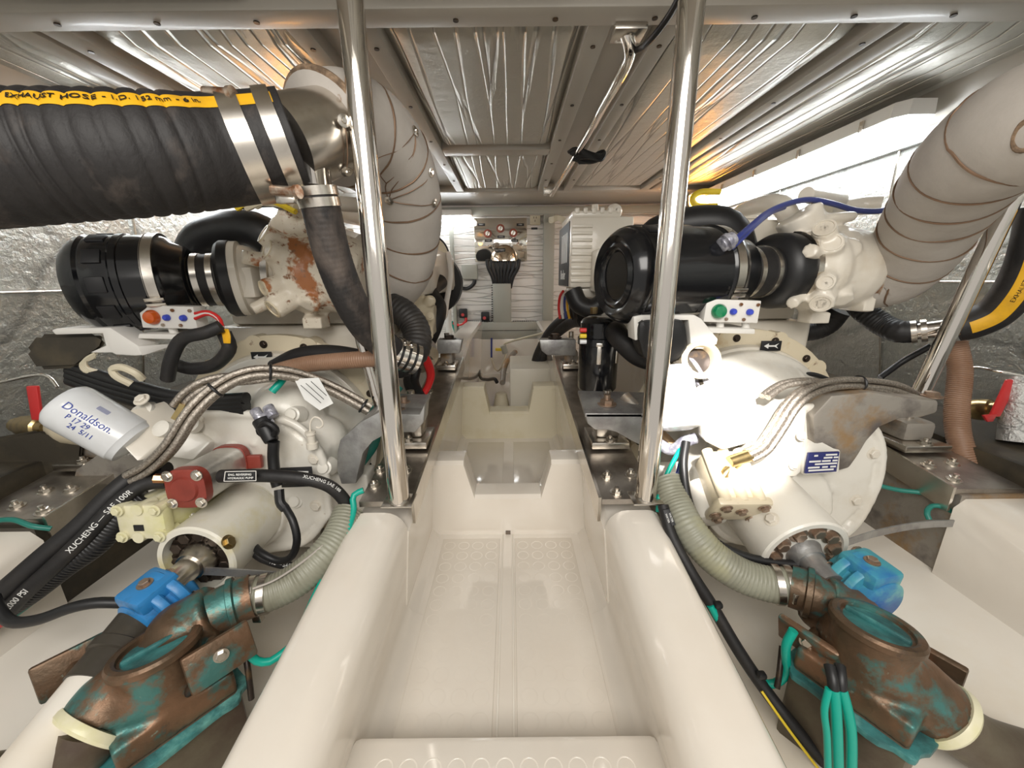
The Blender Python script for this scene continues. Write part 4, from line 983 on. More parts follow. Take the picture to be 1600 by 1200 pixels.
# silver pump with red ends (left)
t = thing('hydraulic_pump', 'silver pump with dark red end plates and four bolts, left gearbox', 'pump', P(300, 800, .68))
a = P(295, 761, .645); b = P(362, 722, .765); ax = (b-a).normalized(); x, y, _ = frame(ax)
def rrect(c, w, h, n=28, e=3.2):
    return [c+x*w*math.copysign(abs(math.cos(q))**(2/e), math.cos(q))+y*h*math.copysign(abs(math.sin(q))**(2/e), math.sin(q)) for q in [k*2*PI/n for k in range(n)]]
bm = B(); ring_loft(bm, [rrect(a-ax*.010, .031, .033), rrect(a-ax*.008, .036, .038), rrect(a+ax*.010, .036, .038)]); lathe(bm, a-ax*.014, ax, [(0, .022), (.006, .026)], 32); obj('end_plate', bm, 'red', t)
bm = B(); ring_loft(bm, [rrect(a+ax*.010, .035, .037), rrect(b-ax*.008, .035, .037)]); obj('pump_body', bm, 'alu', t)
bm = B(); ring_loft(bm, [rrect(b-ax*.008, .037, .039), rrect(b+ax*.008, .037, .039)]); box(bm, b+x*-.045, (.04, .012, .03), Matrix((x, ax, y)).transposed(), .003); obj('rear_plate', bm, 'red', t)
for (i, j) in ((1, 1), (-1, 1), (1, -1), (-1, -1)): bolt(a-ax*.010+x*.026*i+y*.027*j, -ax, .0072, 'steel', t)
for sgn, q in ((-1, P(262, 748, .655)), (1, P(340, 745, .68))):
    bm = B(); cc = a.lerp(b, .25); cyl(bm, cc.lerp(q, .3), q, .0105, n=18); cyl(bm, q, q+(q-cc).normalized()*.02, .0085, n=6); obj('port_fitting', bm, 'copper' if sgn < 0 else 'brass', t)
# yellowed lower pump
t = thing('gear_pump', 'yellowed cream ribbed pump hanging at the lower left of the left gearbox', 'pump', P(225, 850, .64))
a = P(228, 812, .625); b = P(318, 762, .76); ax = (b-a).normalized(); x, y, _ = frame(ax); bm = B(); rm = Matrix((x, y, ax)).transposed()
box(bm, a.lerp(b, .55), (.075, .055, (b-a).length*.9), rm, .006)
for k in (-1, 0, 1): box(bm, a.lerp(b, .55)+x*.026*k+y*.028, (.012, .012, (b-a).length*.9), rm, .003)
box(bm, a, (.088, .068, .022), rm, .005)
for (i, j) in ((1, 1), (-1, 1), (1, -1), (-1, -1), (0, 1), (.2, -1.1)): cyl(bm, a+x*.034*i+y*.026*j-ax*.014, a+x*.034*i+y*.026*j+ax*.02, .0105, n=16)
obj('pump_body', bm, 'yellowed', t)
for (i, j) in ((1, 1), (-1, 1), (1, -1), (-1, -1)): bolt(a+x*.034*i+y*.026*j-ax*.014, -ax, .0075, 'yellowed', t)
bm = B(); box(bm, a-ax*.0115+x*.004-y*.010, (.018, .012, .002), rm, .0005); obj('serial_plate', bm, 'ink', t)
t = thing('drain_plug', 'round white boss with hex plug beside the cream shaft coupling', 'plug', P(290, 815, .70))
bm = B(); cyl(bm, P(290, 814, .67), P(318, 790, .75), .017, n=24, bev=.003); obj('boss', bm, 'gearwhite', t); bolt(P(290, 814, .669), (P(290, 814, .67)-P(318, 790, .75)), .009, 'enamel', t)
# wiring plug on the left gearbox
t = thing('wiring_connector', 'black round wiring connector with tape in the middle of the left gearbox', 'connector', P(418, 670, .76))
bm = B(); cyl(bm, P(410, 655, .765), P(425, 690, .745), .020, .014, n=24, bev=.003); tube(bm, [P(405, 668, .75), P(415, 660, .74), P(430, 668, .74), P(430, 678, .745), P(418, 682, .745), P(406, 676, .75), P(405, 668, .75)], .0065, 8, .006); obj('plug_body', bm, 'black', t)
bm = B(); tube(bm, [P(428, 690, .745), P(427, 715, .74), P(430, 745, .73), P(434, 760, .725)], .011, 12, .008); obj('cable_sleeve', bm, 'black', t)
bm = B(); tube(bm, [P(436, 765, .69), P(438, 785, .68), P(446, 795, .675)], .009, 10, .006); obj('cable_elbow', bm, 'black', t)
for (px, py) in ((398, 640), (418, 635), (412, 648)):
    bm = B(); cyl(bm, P(px, py, .77), P(px+10, py+16, .76), .011, n=14, bev=.002); obj('silver_sleeve', bm, 'clear', t)
hose('black_cable', [P(446, 793, .675), P(458, 815, .66), P(464, 845, .65), P(455, 870, .65), P(435, 876, .655), P(410, 865, .66), P(396, 852, .68)], .0072, 'black', 'black cable looping down beside the oil stained coupling', 'cable')
t = thing('hydraulic_hose', 'black printed hose end lying under the left shaft coupling', 'hose', P(430, 885, .66))
hh = [P(392, 858, .68), P(410, 872, .67), P(440, 882, .665), P(475, 886, .66), P(510, 880, .66)]
bm = B(); tube(bm, hh, .0085, 14, .006); obj('hose_body', bm, 'rubber', t); f_ = frames(path(hh, .004), (0, 0, 1))
def vis_ang(fr): p, x, y, a = fr[len(fr)//2]; d = (-p).normalized(); return math.atan2(d.dot(y), d.dot(x)), x.cross(a)
an_, _v = vis_ang(f_); text_on('NG — SAE 100R', .0095, f_, .004, len(f_)*.004*.5, an_, .0085, 'inkwhite', t, -1)
# ---- right gearbox details
cv = plate(gr, 'cover_plate', [P(1168, 640, .755), P(1246, 632, .78), P(1262, 640, .78), P(1252, 738, .745), P(1244, 745, .74), P(1188, 746, .725), P(1162, 740, .725)], (.004, .03, 0), 'gearwhite', .004)
for (px, py) in ((1252, 681), (1240, 727), (1194, 738), (1180, 650)): bolt(P(px, py, .738+.0002*(740-py)), (0, -1, .25), .007, 'enamel', gr)
plate(gr, 'square_cover', [P(1095, 612, .75), P(1155, 588, .77), P(1176, 600, .77), P(1192, 660, .745), P(1186, 690, .735), P(1130, 705, .72), P(1100, 690, .72)], (.004, .04, 0), 'gearwhite', .008)
plate(gr, 'nameplate_block', [P(1262, 690, .775), P(1300, 680, .775), P(1314, 704, .765), P(1312, 740, .745), P(1255, 743, .74), P(1257, 706, .745)], (0, .05, 0), 'gearwhite', .004)
npq = [P(1264, 708, .742), P(1312, 706, .742), P(1307, 737, .732), P(1258, 740, .732)]
pb = plate(gr, 'nameplate', npq, (0, .004, 0), 'plateblue', .0004)
def on(q, u, v): return (q[3].lerp(q[2], u)).lerp(q[0].lerp(q[1], u), v)+Vector((0, -.0006, .0002))
for (u0, u1, v) in ((.55, .92, .88), (.50, .78, .74), (.82, .97, .74), (.05, .42, .58), (.46, .74, .58), (.80, .96, .58), (.25, .96, .44), (.05, .42, .28), (.50, .68, .28), (.76, .94, .28), (.08, .88, .14), (.18, .30, .86)):
    plate(pb, 'text_block', [on(npq, u0, v+.04), on(npq, u1, v+.04), on(npq, u1, v-.04), on(npq, u0, v-.04)], (0, -.0006, 0), 'paper', 0)
t = thing('gear_pump', 'rust spotted cream pump with long ribs and steel bolts, right gearbox', 'pump', P(1150, 830, .70))
a = P(1152, 795, .665); b = P(1120, 715, .76); ax = (b-a).normalized(); x, y, _ = frame(ax); rm = Matrix((x, y, ax)).transposed(); bm = B()
box(bm, a.lerp(b, .5), (.082, .06, (b-a).length), rm, .006)
for k in (-1, 0, 1): cyl(bm, a+x*.033*k+y*.030, b+x*.033*k+y*.030, .011, n=14)
box(bm, a, (.105, .078, .018), rm, .007); obj('pump_body', bm, 'enamel2', t)
for (i, j) in ((1, 1), (-1, 1), (.9, -1), (-1, -1), (0, .4), (1.25, -.2)): bolt(a+x*.036*i+y*.027*j-ax*.010, -ax, .0078, 'boltrust', t)
t = thing('round_plug_cover', 'smooth white round cap left of the rust spotted pump', 'cap', P(1108, 840, .70))
bm = B(); cyl(bm, P(1112, 815, .69), P(1095, 755, .76), .030, n=32, bev=.005); obj('cap', bm, 'gearwhite', t)
hose('brass_elbow', [P(1128, 770, .70), P(1130, 745, .70), P(1145, 728, .71), P(1160, 716, .715)], .010, 'brass', 'short brass elbow pipe joining the braided lines to the right pump', 'pipe fitting')
# bell housing left plate behind: extra silencer/lines on right inner side
t = thing('open_filter_ring', 'cream ring of an open round housing above the bright beam', 'ring', P(1098, 590, .88))
c = P(1096, 562, .80); ax = Vector((-.10, -.93, .30)).normalized(); bm = B(); lathe(bm, c-ax*.05, ax, [(0, .040), (.05, .041), (.056, .036), (.054, .030), (.048, .028), (.0, .028)], 40, False); obj('ring_wall', bm, 'enamel2', t); bm = B(); cyl(bm, c-ax*.03, c-ax*.026, .0285); obj('dark_disc', bm, 'boltdark', t)  # shade inside the open ring, put in as a dark disc
t = thing('braided_loom', 'dark braided wire loom with silver tape beneath the white guard plate', 'wires', P(1075, 590, .84))
for k in range(4):
    bm = B(); tube(bm, [P(1040+8*k, 548, .85), P(1056+9*k, 566+k, .83), P(1075+8*k, 585+3*k, .82), P(1092+7*k, 600+4*k, .83)], .010, 10, .006); obj('loom_strand', bm, 'clear' if k % 2 else 'darkcloth', t)
t = thing('oily_pipe', 'stained steel bar running down behind the right pole below the angle bracket', 'pipe', P(1045, 700, .80))
bm = B(); tube(bm, [P(975, 618, .92), P(1005, 650, .88), P(1035, 682, .84), P(1052, 700, .82)], .014, 14, .01); obj('pipe_run', bm, 'castbrown', t)
t = thing('taped_loom', 'grey taped cable loom tied at the right gearbox near the teal wire', 'wires', P(1065, 700, .78))
bm = B(); tube(bm, [P(1030, 694, .79), P(1045, 702, .78), P(1058, 700, .77), P(1070, 690, .77), P(1085, 685, .78)], .013, 12, .006); obj('loom_wrap', bm, 'clear', t)
hose('teal_wire', [P(1064, 700, .76), P(1050, 725, .74), P(1036, 755, .72), P(1030, 775, .70), P(1028, 800, .69)], .0048, 'teal', 'bright teal wire hanging beside the right pole foot', 'wire')
hose('blue_wire', [P(1068, 705, .76), P(1058, 745, .74), P(1044, 765, .72), P(1036, 770, .71)], .0055, 'bluewire', 'short blue wire next to the right pole foot', 'wire')

# ================================================================ BRAIDED LINES
def bundle(name, ctrl, offs, r, lab, m='braid', cat='hoses', ties=()):
    t = thing(name, lab, cat, ctrl[0])
    for (ox, oz) in offs:
        pts = path(ctrl, .01); fr = frames(pts, (0, 0, 1))
        q = [p+x*ox+y*oz for (p, x, y, a) in fr[::3]]+[fr[-1][0]+fr[-1][1]*ox+fr[-1][2]*oz]
        bm = B(); tube(bm, q, r, 12, .008); obj('braided_line', bm, m, t)
    fr = frames(path(ctrl, .01), (0, 0, 1))
    for f_ in ties:
        p, x, y, a = fr[int(f_*(len(fr)-1))]
        w_ = max(abs(o[0]) for o in offs)+r*1.3; h_ = max(abs(o[1]) for o in offs)+r*1.3
        ring = [p+x*math.cos(k*PI/10)*w_+y*math.sin(k*PI/10)*h_ for k in range(21)]
        bm = B(); tube(bm, ring, .0028, 6, .004); obj('cable_tie', bm, 'black', t)
    return t
off4 = [(-.007, -.007), (.007, -.007), (-.007, .007), (.007, .007)]
bundle('braided_hoses', [P(205, 745, .66), P(235, 728, .665), P(268, 695, .67), P(300, 645, .69), P(340, 607, .72), P(385, 585, .75), P(435, 582, .78), P(480, 592, .81), P(530, 613, .83), P(578, 640, .84)], off4, .0066, 'bundle of braided steel hoses arching over the left gearbox', ties=(.42, .60, .98))
bundle('braided_hoses', [P(282, 640, .72), P(305, 615, .73), P(340, 600, .745), P(385, 597, .76), P(435, 590, .78)], [(0, 0), (.0, .014)], .0066, 'pair of braided steel hoses ending at a brass fitting on the left valve block')
bm = B(); cyl(bm, P(276, 655, .71), P(290, 632, .72), .0105, n=6); tag(obj('brass_fitting', bm, 'brass'), 'brass hex fitting on top of the left valve block', 'pipe fitting')
bundle('braided_hoses', [P(1170, 712, .71), P(1192, 700, .71), P(1215, 668, .715), P(1238, 632, .73), P(1262, 612, .75), P(1300, 600, .78), P(1350, 600, .80), P(1400, 608, .82), P(1438, 628, .84)], off4, .0066, 'bundle of braided steel hoses arching over the right gearbox to the slanting strut', ties=(.62, .98))
bundle('braided_hoses', [P(1195, 620, .74), P(1222, 602, .76), P(1260, 596, .77), P(1310, 600, .79), P(1360, 606, .80), P(1405, 620, .82), P(1422, 632, .83), P(1400, 638, .83), P(1355, 632, .82), P(1310, 612, .80)], [(-.006, 0), (.006, 0)], .0064, 'braided steel hoses looping back above the weathered right bracket')
bm = B(); cyl(bm, P(1172, 711, .71), P(1140, 722, .705), .012, n=20); tag(obj('hose_ferrule', bm, 'brass'), 'brass ferrule where the right braided hoses meet the gearbox', 'pipe fitting')

# ================================================================ HOSES AND LOOMS, LEFT
t = thing('hydraulic_hose', 'thick black hose with white printing running down the far left', 'hose', P(60, 900, .56))
hh = [P(262, 752, .665), P(225, 757, .655), P(185, 785, .63), P(140, 832, .60), P(90, 880, .575), P(40, 925, .555), P(0, 965, .54), P(-50, 1010, .52)]
bm = B(); tube(bm, hh, .0135, 16, .008); obj('hose_body', bm, 'rubber', t); f_ = frames(path(hh, .004), (0, 0, 1)); f_ = f_[::-1]; an_, _v = vis_ang(f_)
Lh = len(f_)*.004
text_on('XUCHENG — SAE 100R', .012, f_, .004, Lh*.70, an_+.1, .0135, 'inkwhite', t, 1); text_on('2000 PSI', .012, f_, .004, Lh*.29, an_+.1, .0135, 'inkwhite', t, 1)
i0 = int(Lh*.135/.004); bm = B(); cyl(bm, f_[i0][0], f_[i0+5][0], .0142, n=20); obj('red_tape', bm, 'valvered', t)
hose('corrugated_conduit', [P(228, 775, .66), P(190, 805, .635), P(150, 850, .61), P(100, 885, .59), P(40, 930, .57), P(-20, 965, .55)], .021, 'black', 'black corrugated conduit beside the printed hose at far left', 'conduit', rib=.04, pitch=.006, n=18)
hose('hydraulic_hose', [P(262, 735, .69), P(215, 742, .68), P(175, 772, .65), P(125, 822, .615), P(70, 868, .585), P(10, 920, .555), P(-60, 975, .53)], .017, 'rubber', 'plain black hose behind the printed hose, along the brown outboard plate', 'hose')
hose('yellow_cable', [P(200, 800, .67), P(140, 850, .63), P(60, 900, .60), P(0, 930, .58), P(-30, 945, .57)], .006, 'ylw', 'yellow cable half hidden behind the black hoses at far left', 'cable')
hose('teal_wire', [P(160, 845, .64), P(120, 885, .60), P(60, 935, .58), P(20, 965, .56)], .0035, 'tealdark', 'dark green wire below the black conduit at far left', 'wire')
t = thing('hydraulic_hose', 'black hose with a lettered tag leading from the red-ended pump to the bed', 'hose', P(450, 745, .69))
hh = [P(345, 744, .675), P(380, 743, .672), P(430, 744, .675), P(475, 748, .68), P(515, 760, .69), P(540, 785, .70), P(550, 815, .70)]
bm = B(); tube(bm, hh, .0125, 16, .008); obj('hose_body', bm, 'rubber', t)
f_ = frames(path(hh, .004), (0, 0, 1)); Lh = len(f_)*.004; an_, _v = vis_ang(f_); text_on('XUCHENG SAE 100', .008, f_, .004, Lh*.62, an_-.3, .0125, 'inkwhite', t, -1)
q0 = P(352, 737, .652); q1 = P(400, 736, .652); q2 = P(400, 751, .648); q3 = P(350, 752, .648)
tg = plate(t, 'tag_plate', [q0, q1, q2, q3], (0, .002, 0), 'ink', .0004)
for a_, b_ in ((q0, q1), (q1, q2), (q2, q3), (q3, q0)):
    bm = B(); tube(bm, [a_, b_], .0008, 5, .02); obj('tag_border', bm, 'white', tg)
cc = (q0+q2)/2+Vector((0, -.0012, 0)); text('ENG. REVERSING', .0058, cc+Vector((0, 0, .0036)), q1-q0, (0, .15, 1), 'inkwhite', tg); text('HYDRAULIC PUMP', .0058, cc-Vector((0, 0, .0036)), q1-q0, (0, .15, 1), 'inkwhite', tg)
# black looms across the upper left of the gearbox
t = thing('wiring_loom', 'thick black wiring loom crossing behind the oil filter can at left', 'wires', P(220, 600, .80))
for k in range(4):
    bm = B(); tube(bm, [P(110, 570+8*k, .86), P(160, 588+8*k, .84), P(215, 604+8*k, .82), P(270, 618+7*k, .81), P(330, 624+6*k, .80), P(385, 622+6*k, .79)], .013, 12, .01); obj('loom_strand', bm, 'black', t)
hose('black_cable', [P(345, 510, .80), P(320, 520, .79), P(285, 530, .79), P(268, 560, .79), P(262, 592, .80)], .013, 'rubber', 'black looped cable dropping from the left switch panel', 'cable')
hose('black_cable', [P(350, 520, .82), P(358, 545, .82), P(335, 570, .83), P(300, 576, .84), P(275, 570, .85)], .014, 'rubber', 'second black cable loop below the left switch panel', 'cable')
for k, (m_, dxx) in enumerate((('redwire', 0), ('redwire', 4), ('white', 2))):
    hose('switch_wire', [P(305, 490+dxx*2, .84), P(325, 487+dxx, .835), P(342, 496+dxx, .83), P(348, 510+dxx, .82)], .0035, m_, ('upper thin red wire', 'lower thin red wire', 'thin white wire')[k]+' curling out of the left switch panel', 'wire')
t = thing('wire_tails', 'frayed yellow wire tails below the red wires of the left switch panel', 'wires', P(352, 530, .81))
for k in range(5): bm = B(); tube(bm, [P(347+k*2, 515, .81), P(350+k*2, 525, .805), P(352+k*1.5, 536, .805)], .003, 6, .005); obj('wire_strand', bm, 'yellow', t)
t = thing('ivory_wire_loop', 'bent ivory flat loop sticking up from the black loom at left', 'wire', P(210, 600, .78))
bm = B(); tube(bm, [P(205, 600, .78), P(182, 588, .77), P(176, 577, .77), P(190, 574, .77), P(212, 583, .77), P(222, 592, .78)], .0075, 8, .006); obj('flat_loop', bm, 'ivory', t)
t = thing('white_wires', 'curved white wires behind the dark control box at far left', 'wires', P(140, 575, .85))
for k in range(4): bm = B(); tube(bm, [P(150-k, 552+k*2, .84), P(134-k*2, 562+k*2, .835), P(136-k, 574+k*2, .835), P(152+k, 580+k, .84)], .004, 6, .006); obj('wire_strand', bm, 'ivory', t)
hose('teal_wire', [P(330, 610, .82), P(350, 595, .82), P(385, 583, .84)], .005, 'teal', 'teal wire under the braided hoses on the left flywheel housing', 'wire')
hose('teal_wire', [P(445, 588, .82), P(436, 600, .80), P(425, 612, .79)], .008, 'teal', 'short thick teal wire end under the left braided hoses', 'wire')
# wires between the left pole and bed
t = thing('battery_cables', 'bright red battery cables curving down beside the left bed plate', 'cables', P(665, 600, 1.15))
for k in range(3): bm = B(); tube(bm, [P(652+k*3, 548, 1.2), P(664+k*3, 565, 1.18), P(671+k*2, 585, 1.15), P(668+k, 603, 1.12), P(660+k, 616, 1.1)], .009, 12, .01); obj('cable_strand', bm, 'redwire', t)
t = thing('battery_cables', 'glossy black battery cables curving down left of the red ones', 'cables', P(645, 600, 1.12))
for k in range(2): bm = B(); tube(bm, [P(642+k*9, 575, 1.15), P(638+k*9, 595, 1.13), P(644+k*9, 612, 1.1), P(652+k*9, 625, 1.08)], .015, 12, .01); obj('cable_strand', bm, 'black', t)
hose('orange_cable', [P(590, 575, .92), P(600, 583, .91), P(618, 582, .90), P(628, 572, .90), P(625, 562, .91)], .007, 'orange', 'orange cable loop behind the left pole', 'cable')
hose('black_conduit', [P(560, 720, .86), P(580, 690, .88), P(590, 640, .92), P(620, 600, .95)], .02, 'tealdark', 'dark green hose seen through the left arch bracket', 'hose')

# ================================================================ SHAFT SEALS AND BRONZE STRAINERS
def strainer(S):
    s = -1 if S == 'L' else 1
    if S == 'L':
        t = thing('bronze_strainer', 'verdigris bronze sea strainer at lower left with its round cap', 'strainer', P(250, 1160, .48))
        port = P(242, 1008, .45); nrm = Vector((-.13, .11, .985)).normalized(); neck = [P(330, 960, .52), P(365, 942, .54), P(395, 930, .555)]
        mid = port-nrm.normalized()*.058
        tail = [mid, P(185, 1090, .42), P(150, 1130, .395)]; tail2 = [P(163, 1118, .40), P(120, 1175, .375), P(60, 1215, .36), P(-60, 1240, .34)]
        body = [P(340, 955, .525), P(290, 990, .50), mid, P(190, 1085, .425)]
    else:
        t = thing('bronze_strainer', 'verdigris bronze sea strainer at lower right with three teal wires', 'strainer', P(1330, 1160, .48))
        port = P(1370, 974, .458); nrm = Vector((.13, .11, .985)).normalized(); neck = [P(1300, 950, .53), P(1262, 925, .55), P(1235, 915, .565)]
        mid = port-nrm.normalized()*.058
        tail = [mid, P(1420, 1070, .43), P(1465, 1110, .41)]; tail2 = [P(1452, 1105, .415), P(1500, 1140, .40), P(1550, 1170, .385), P(1640, 1200, .37)]
        body = [P(1275, 935, .545), P(1320, 965, .525), mid, P(1430, 1075, .43)]
    bm = B(); tube(bm, body, .048, 28, .01); tube(bm, tail, .047, 28, .008); cyl(bm, port-nrm*.08, port-nrm*.004, .045, .052, n=48)
    sph(bm, body[1], .054)
    sd = body[-1]-body[0]; sd.z = 0; sd.normalize(); lat = Vector((sd.y, -sd.x, 0))
    if lat.x*s > 0: lat = -lat        # towards the walkway
    bc = mid-Vector((0, 0, .038)); rm = Matrix((sd, lat, Vector((0, 0, 1)))).transposed()
    box(bm, bc, (.14, .10, .04), rm); 
    cast('strainer_body', bm, 'bronze', t, .0045, 4)
    bm = B(); lathe(bm, port-nrm*.012, nrm, [(0, .052), (.002, .056), (.010, .056), (.014, .053), (.015, .047), (.013, .043), (.006, .042), (.005, .0)], 64); obj('cap_rim', bm, 'bronze', t)
    bm = B(); lathe(bm, port-nrm*.0062, nrm, [(0, .0415), (.002, .041), (.0025, .035)], 48); x, y, a = frame(nrm, lat)
    box(bm, port-nrm*.002, (.076, .006, .010), Matrix((sd, lat, nrm)).transposed(), .003); obj('cap_well', bm, 'patina', t)
    # rectangular lower case with scalloped flange
    bm = B(); box(bm, bc-Vector((0, 0, .115)), (.145, .105, .19), rm, .008); obj('lower_case', bm, 'bronzebox', t)
    bm = B()
    pts = []
    for k in range(48):
        an = k*2*PI/48; e = 4; w_ = .086*(1+.035*math.cos(9*an)); h_ = .066*(1+.05*math.cos(9*an))
        pts.append(bc-Vector((0, 0, .032))+sd*math.copysign(abs(math.cos(an))**(2/e), math.cos(an))*w_+lat*math.copysign(abs(math.sin(an))**(2/e), math.sin(an))*h_)
    prism(bm, pts, (0, 0, .010), .0015); obj('scalloped_flange', bm, 'patina', t)
    # hinged side plates
    for side, q in ((1, P(345, 1025, .455) if S == 'L' else P(1262, 1005, .49)), (-1, P(118, 1040, .47) if S == 'L' else P(1450, 1030, .50))):
        l = lat*side; rm2 = Matrix((sd, Vector((0, 0, 1)), l)).transposed()
        bm = B(); box(bm, q, (.085, .058, .012), rm2 @ Matrix.Rotation(.35*side*s, 3, 'X'), .004); pp = obj('side_plate', bm, 'bronze', t)
        bm = B(); cyl(bm, q, q-l*.04, .010); obj('plate_stud', bm, 'bronze', pp)
        bolt(q+l*.006+Vector((0, 0, .006)), l+Vector((0, -.4, .3)), .007, 'steel', pp)
    # neck to the ribbed hose and gasketed tail pipe
    bm = B(); tube(bm, [neck[0], neck[1], neck[2]], .036, 28, .006); lathe(bm, neck[1], neck[1]-neck[2], [(-.006, .036), (-.004, .042), (.004, .042), (.006, .036)], 32); obj('hose_neck', bm, 'bronze', t)
    dt = (tail[-1]-tail[-2]).normalized(); e0 = tail[-1]
    bm = B(); lathe(bm, e0-dt*.002, dt, [(0, .043), (0, .0485), (.004, .050), (.010, .050), (.014, .047), (.014, .038)], 48); obj('cream_gasket', bm, 'yellowed', t)
    bm = B(); tube(bm, [e0+dt*.004]+tail2[1:], .038, 28, .008); obj('tail_pipe', bm, 'bronzebox', t)
    return t, lat, sd
sl, latL, sdL = strainer('L'); srr, latR, sdR = strainer('R')
def seal(S):
    if S == 'L': c = P(262, 938, .555); d = P(330, 880, .63); m = 'blue'; lab = 'bright blue shaft seal housing behind the left bronze strainer'
    else: c = P(1335, 908, .57); d = P(1285, 868, .63); m = 'tealblue'; lab = 'teal and blue shaft seal housing behind the right bronze strainer'
    t = thing('shaft_seal', lab, 'shaft seal', c-Vector((0, 0, .07))); ax = (d-c).normalized()
    bm = B(); lathe(bm, c-ax*.050, ax, [(0, .036), (.004, .042), (.020, .042), (.022, .054), (.025, .056), (.034, .056), (.037, .053), (.0375, .046), (.046, .046), (.0465, .057), (.049, .059), (.060, .059), (.063, .056), (.064, .042), (.078, .038), (.084, .030)], 48)
    x, y, a = frame(ax); box(bm, c+y*.040-ax*.012, (.062, .034, .066), Matrix((x, y, ax)).transposed(), .008)
    obj('seal_housing', bm, m, t, 40)
    for k in range(5):
        an = k*1.26+.5; bolt(c+ax*.018+(x*math.cos(an)+y*math.sin(an))*.05, ax, .007, 'boltrust', t)
    bolt(c+y*.057-ax*.012, y, .008, 'boltrust', t)
    # shaft log aft of the seal
    if S == 'R': return t
    bm = B(); e = c-ax*.045; sl_ = Vector((0, -1, -.30)).normalized(); lathe(bm, e, sl_, [(-.01, .036), (.03, .036), (.032, .040), (.046, .040), (.048, .036), (.085, .037)], 32); obj('shaft_log', bm, 'darkcloth', t)
    bm = B(); cyl(bm, e+sl_*.085, e+sl_*.26, .034, n=32); obj('stern_tube', bm, 'gelfloor', t)
    return t
seal('L'); seal('R')
# stern tube side pieces
t = thing('knurled_fitting', 'dark knurled hose fitting on the blue shaft seal', 'pipe fitting', P(205, 960, .53)); bm = B(); cyl(bm, P(192, 948, .53), P(214, 946, .54), .014, n=10, bev=.003); cyl(bm, P(203, 930, .54), P(206, 966, .525), .008, n=12); obj('knurled_nut', bm, 'boltdark', t)
hose('black_tube', [P(192, 942, .53), P(150, 942, .52), P(110, 950, .51), P(60, 968, .50), P(20, 972, .50), P(0, 955, .51), P(-12, 930, .52)], .0085, 'black', 'glossy black tube leading left from the knurled fitting', 'hose')
def strap(pts, w, m, lab):
    bm = B(); n = len(pts); fr = frames([Vector(p) for p in path(pts, .01)], (0, 0, 1)); ring_loft(bm, [[p+x*.0015+y*w, p-x*.0015+y*w, p-x*.0015-y*w, p+x*.0015-y*w] for (p, x, y, a) in fr])
    return tag(obj('bonding_strap', bm, m), lab, 'strap')
strap([P(272, 890, .60), P(340, 893, .60), P(420, 898, .61), P(500, 905, .62)], .008, 'zinc', 'flat dark strap crossing in front of the left coupling recess')
strap([P(1272, 862, .63), P(1310, 852, .65), P(1370, 833, .68), P(1440, 820, .70), P(1512, 817, .71)], .008, 'zinc', 'flat grey strap from the right shaft to the outboard bed')
bm = B(); prism(bm, [P(1515, 797, .705), P(1530, 800, .705), P(1524, 822, .705), P(1508, 818, .705)], (.0, .006, 0), .001); t = tag(obj('screw_plate', bm, 'boltrust'), 'small rusty screw plate on the right outboard bed', 'plate')
# ribbed suction hoses
hose('suction_hose', [P(390, 932, .555), P(425, 925, .565), P(465, 905, .585), P(500, 875, .61), P(528, 840, .65), P(545, 800, .70)], .030, 'greyhose', 'grey green ribbed suction hose running up beside the left stringer', 'hose', rib=.03, pitch=.007, n=26)
hose('suction_hose', [P(1238, 915, .565), P(1200, 912, .575), P(1155, 897, .59), P(1112, 868, .61), P(1078, 828, .64), P(1055, 785, .69), P(1040, 750, .73)], .030, 'greyhose', 'grey green ribbed suction hose running up beside the right stringer', 'hose', rib=.03, pitch=.007, n=26)
for S, a_, b_ in (('left', P(392, 932, .555), P(425, 925, .565)), ('right', P(1236, 915, .565), P(1200, 912, .575))):
    ax = (b_-a_).normalized(); t = thing('hose_clamps', 'pair of steel clamps on the end of the %s suction hose' % S, 'hose clamp', a_-Vector((0, 0, .03)))
    for k in (0.004, .022): bm = B(); band(bm, a_+ax*k, ax, .0325, .011, .0015, 40); c_ = obj('clamp_band', bm, 'steel', t)
    q = a_+ax*.012+(Vector((0, -.9, .1)))*.036 if S == 'right' else a_+ax*.012-Vector((0, .012, .034)); bm = B(); box(bm, q, (.016, .012, .020), None, .002); obj('clamp_screw', bm, 'steel', t)
for k_, pts, lab in ((0, [(1070, 822, .63), (1110, 872, .60), (1155, 908, .58), (1205, 925, .565)], 'thin red and white line along the right suction hose'), (1, [(395, 920, .54), (430, 906, .555), (470, 880, .58), (505, 852, .61)], 'thin pink line along the left suction hose')):
    hose('marker_line', [P(*p) for p in pts], .0022, 'orange' if k_ == 0 else 'lagging', lab, 'line', n=6)
# black lines and teal wires at the right stringer
t = thing('control_cable', 'dark cable with a lettered tag running along the right stringer', 'cable', P(1100, 930, .56))
bm = B(); tube(bm, [P(1036, 790, .67), P(1050, 838, .63), P(1080, 895, .59), P(1112, 945, .565), P(1150, 1010, .53), P(1190, 1070, .50), P(1240, 1135, .46), P(1310, 1215, .42)], .0105, 14, .008); obj('cable_body', bm, 'rubber', t)
q = [P(1036, 797, .655), P(1046, 795, .655), P(1056, 820, .635), P(1044, 824, .635)]; tg = plate(t, 'tag_plate', q, (0, .003, 0), 'ink', .0004)
for k, s_ in enumerate(('RAW', 'H2O', 'PMP')):
    cc = (q[0]+q[1]+q[2]+q[3])/4; d1 = ((q[3]+q[2])/2-(q[0]+q[1])/2).normalized(); nn = (q[1]-q[0]).normalized(); 
    text('WATER', .0050, cc+nn*(.0035*(k-1)) -Vector((0, .0008, 0)), d1, nn, 'inkwhite', tg) if k != 1 else None
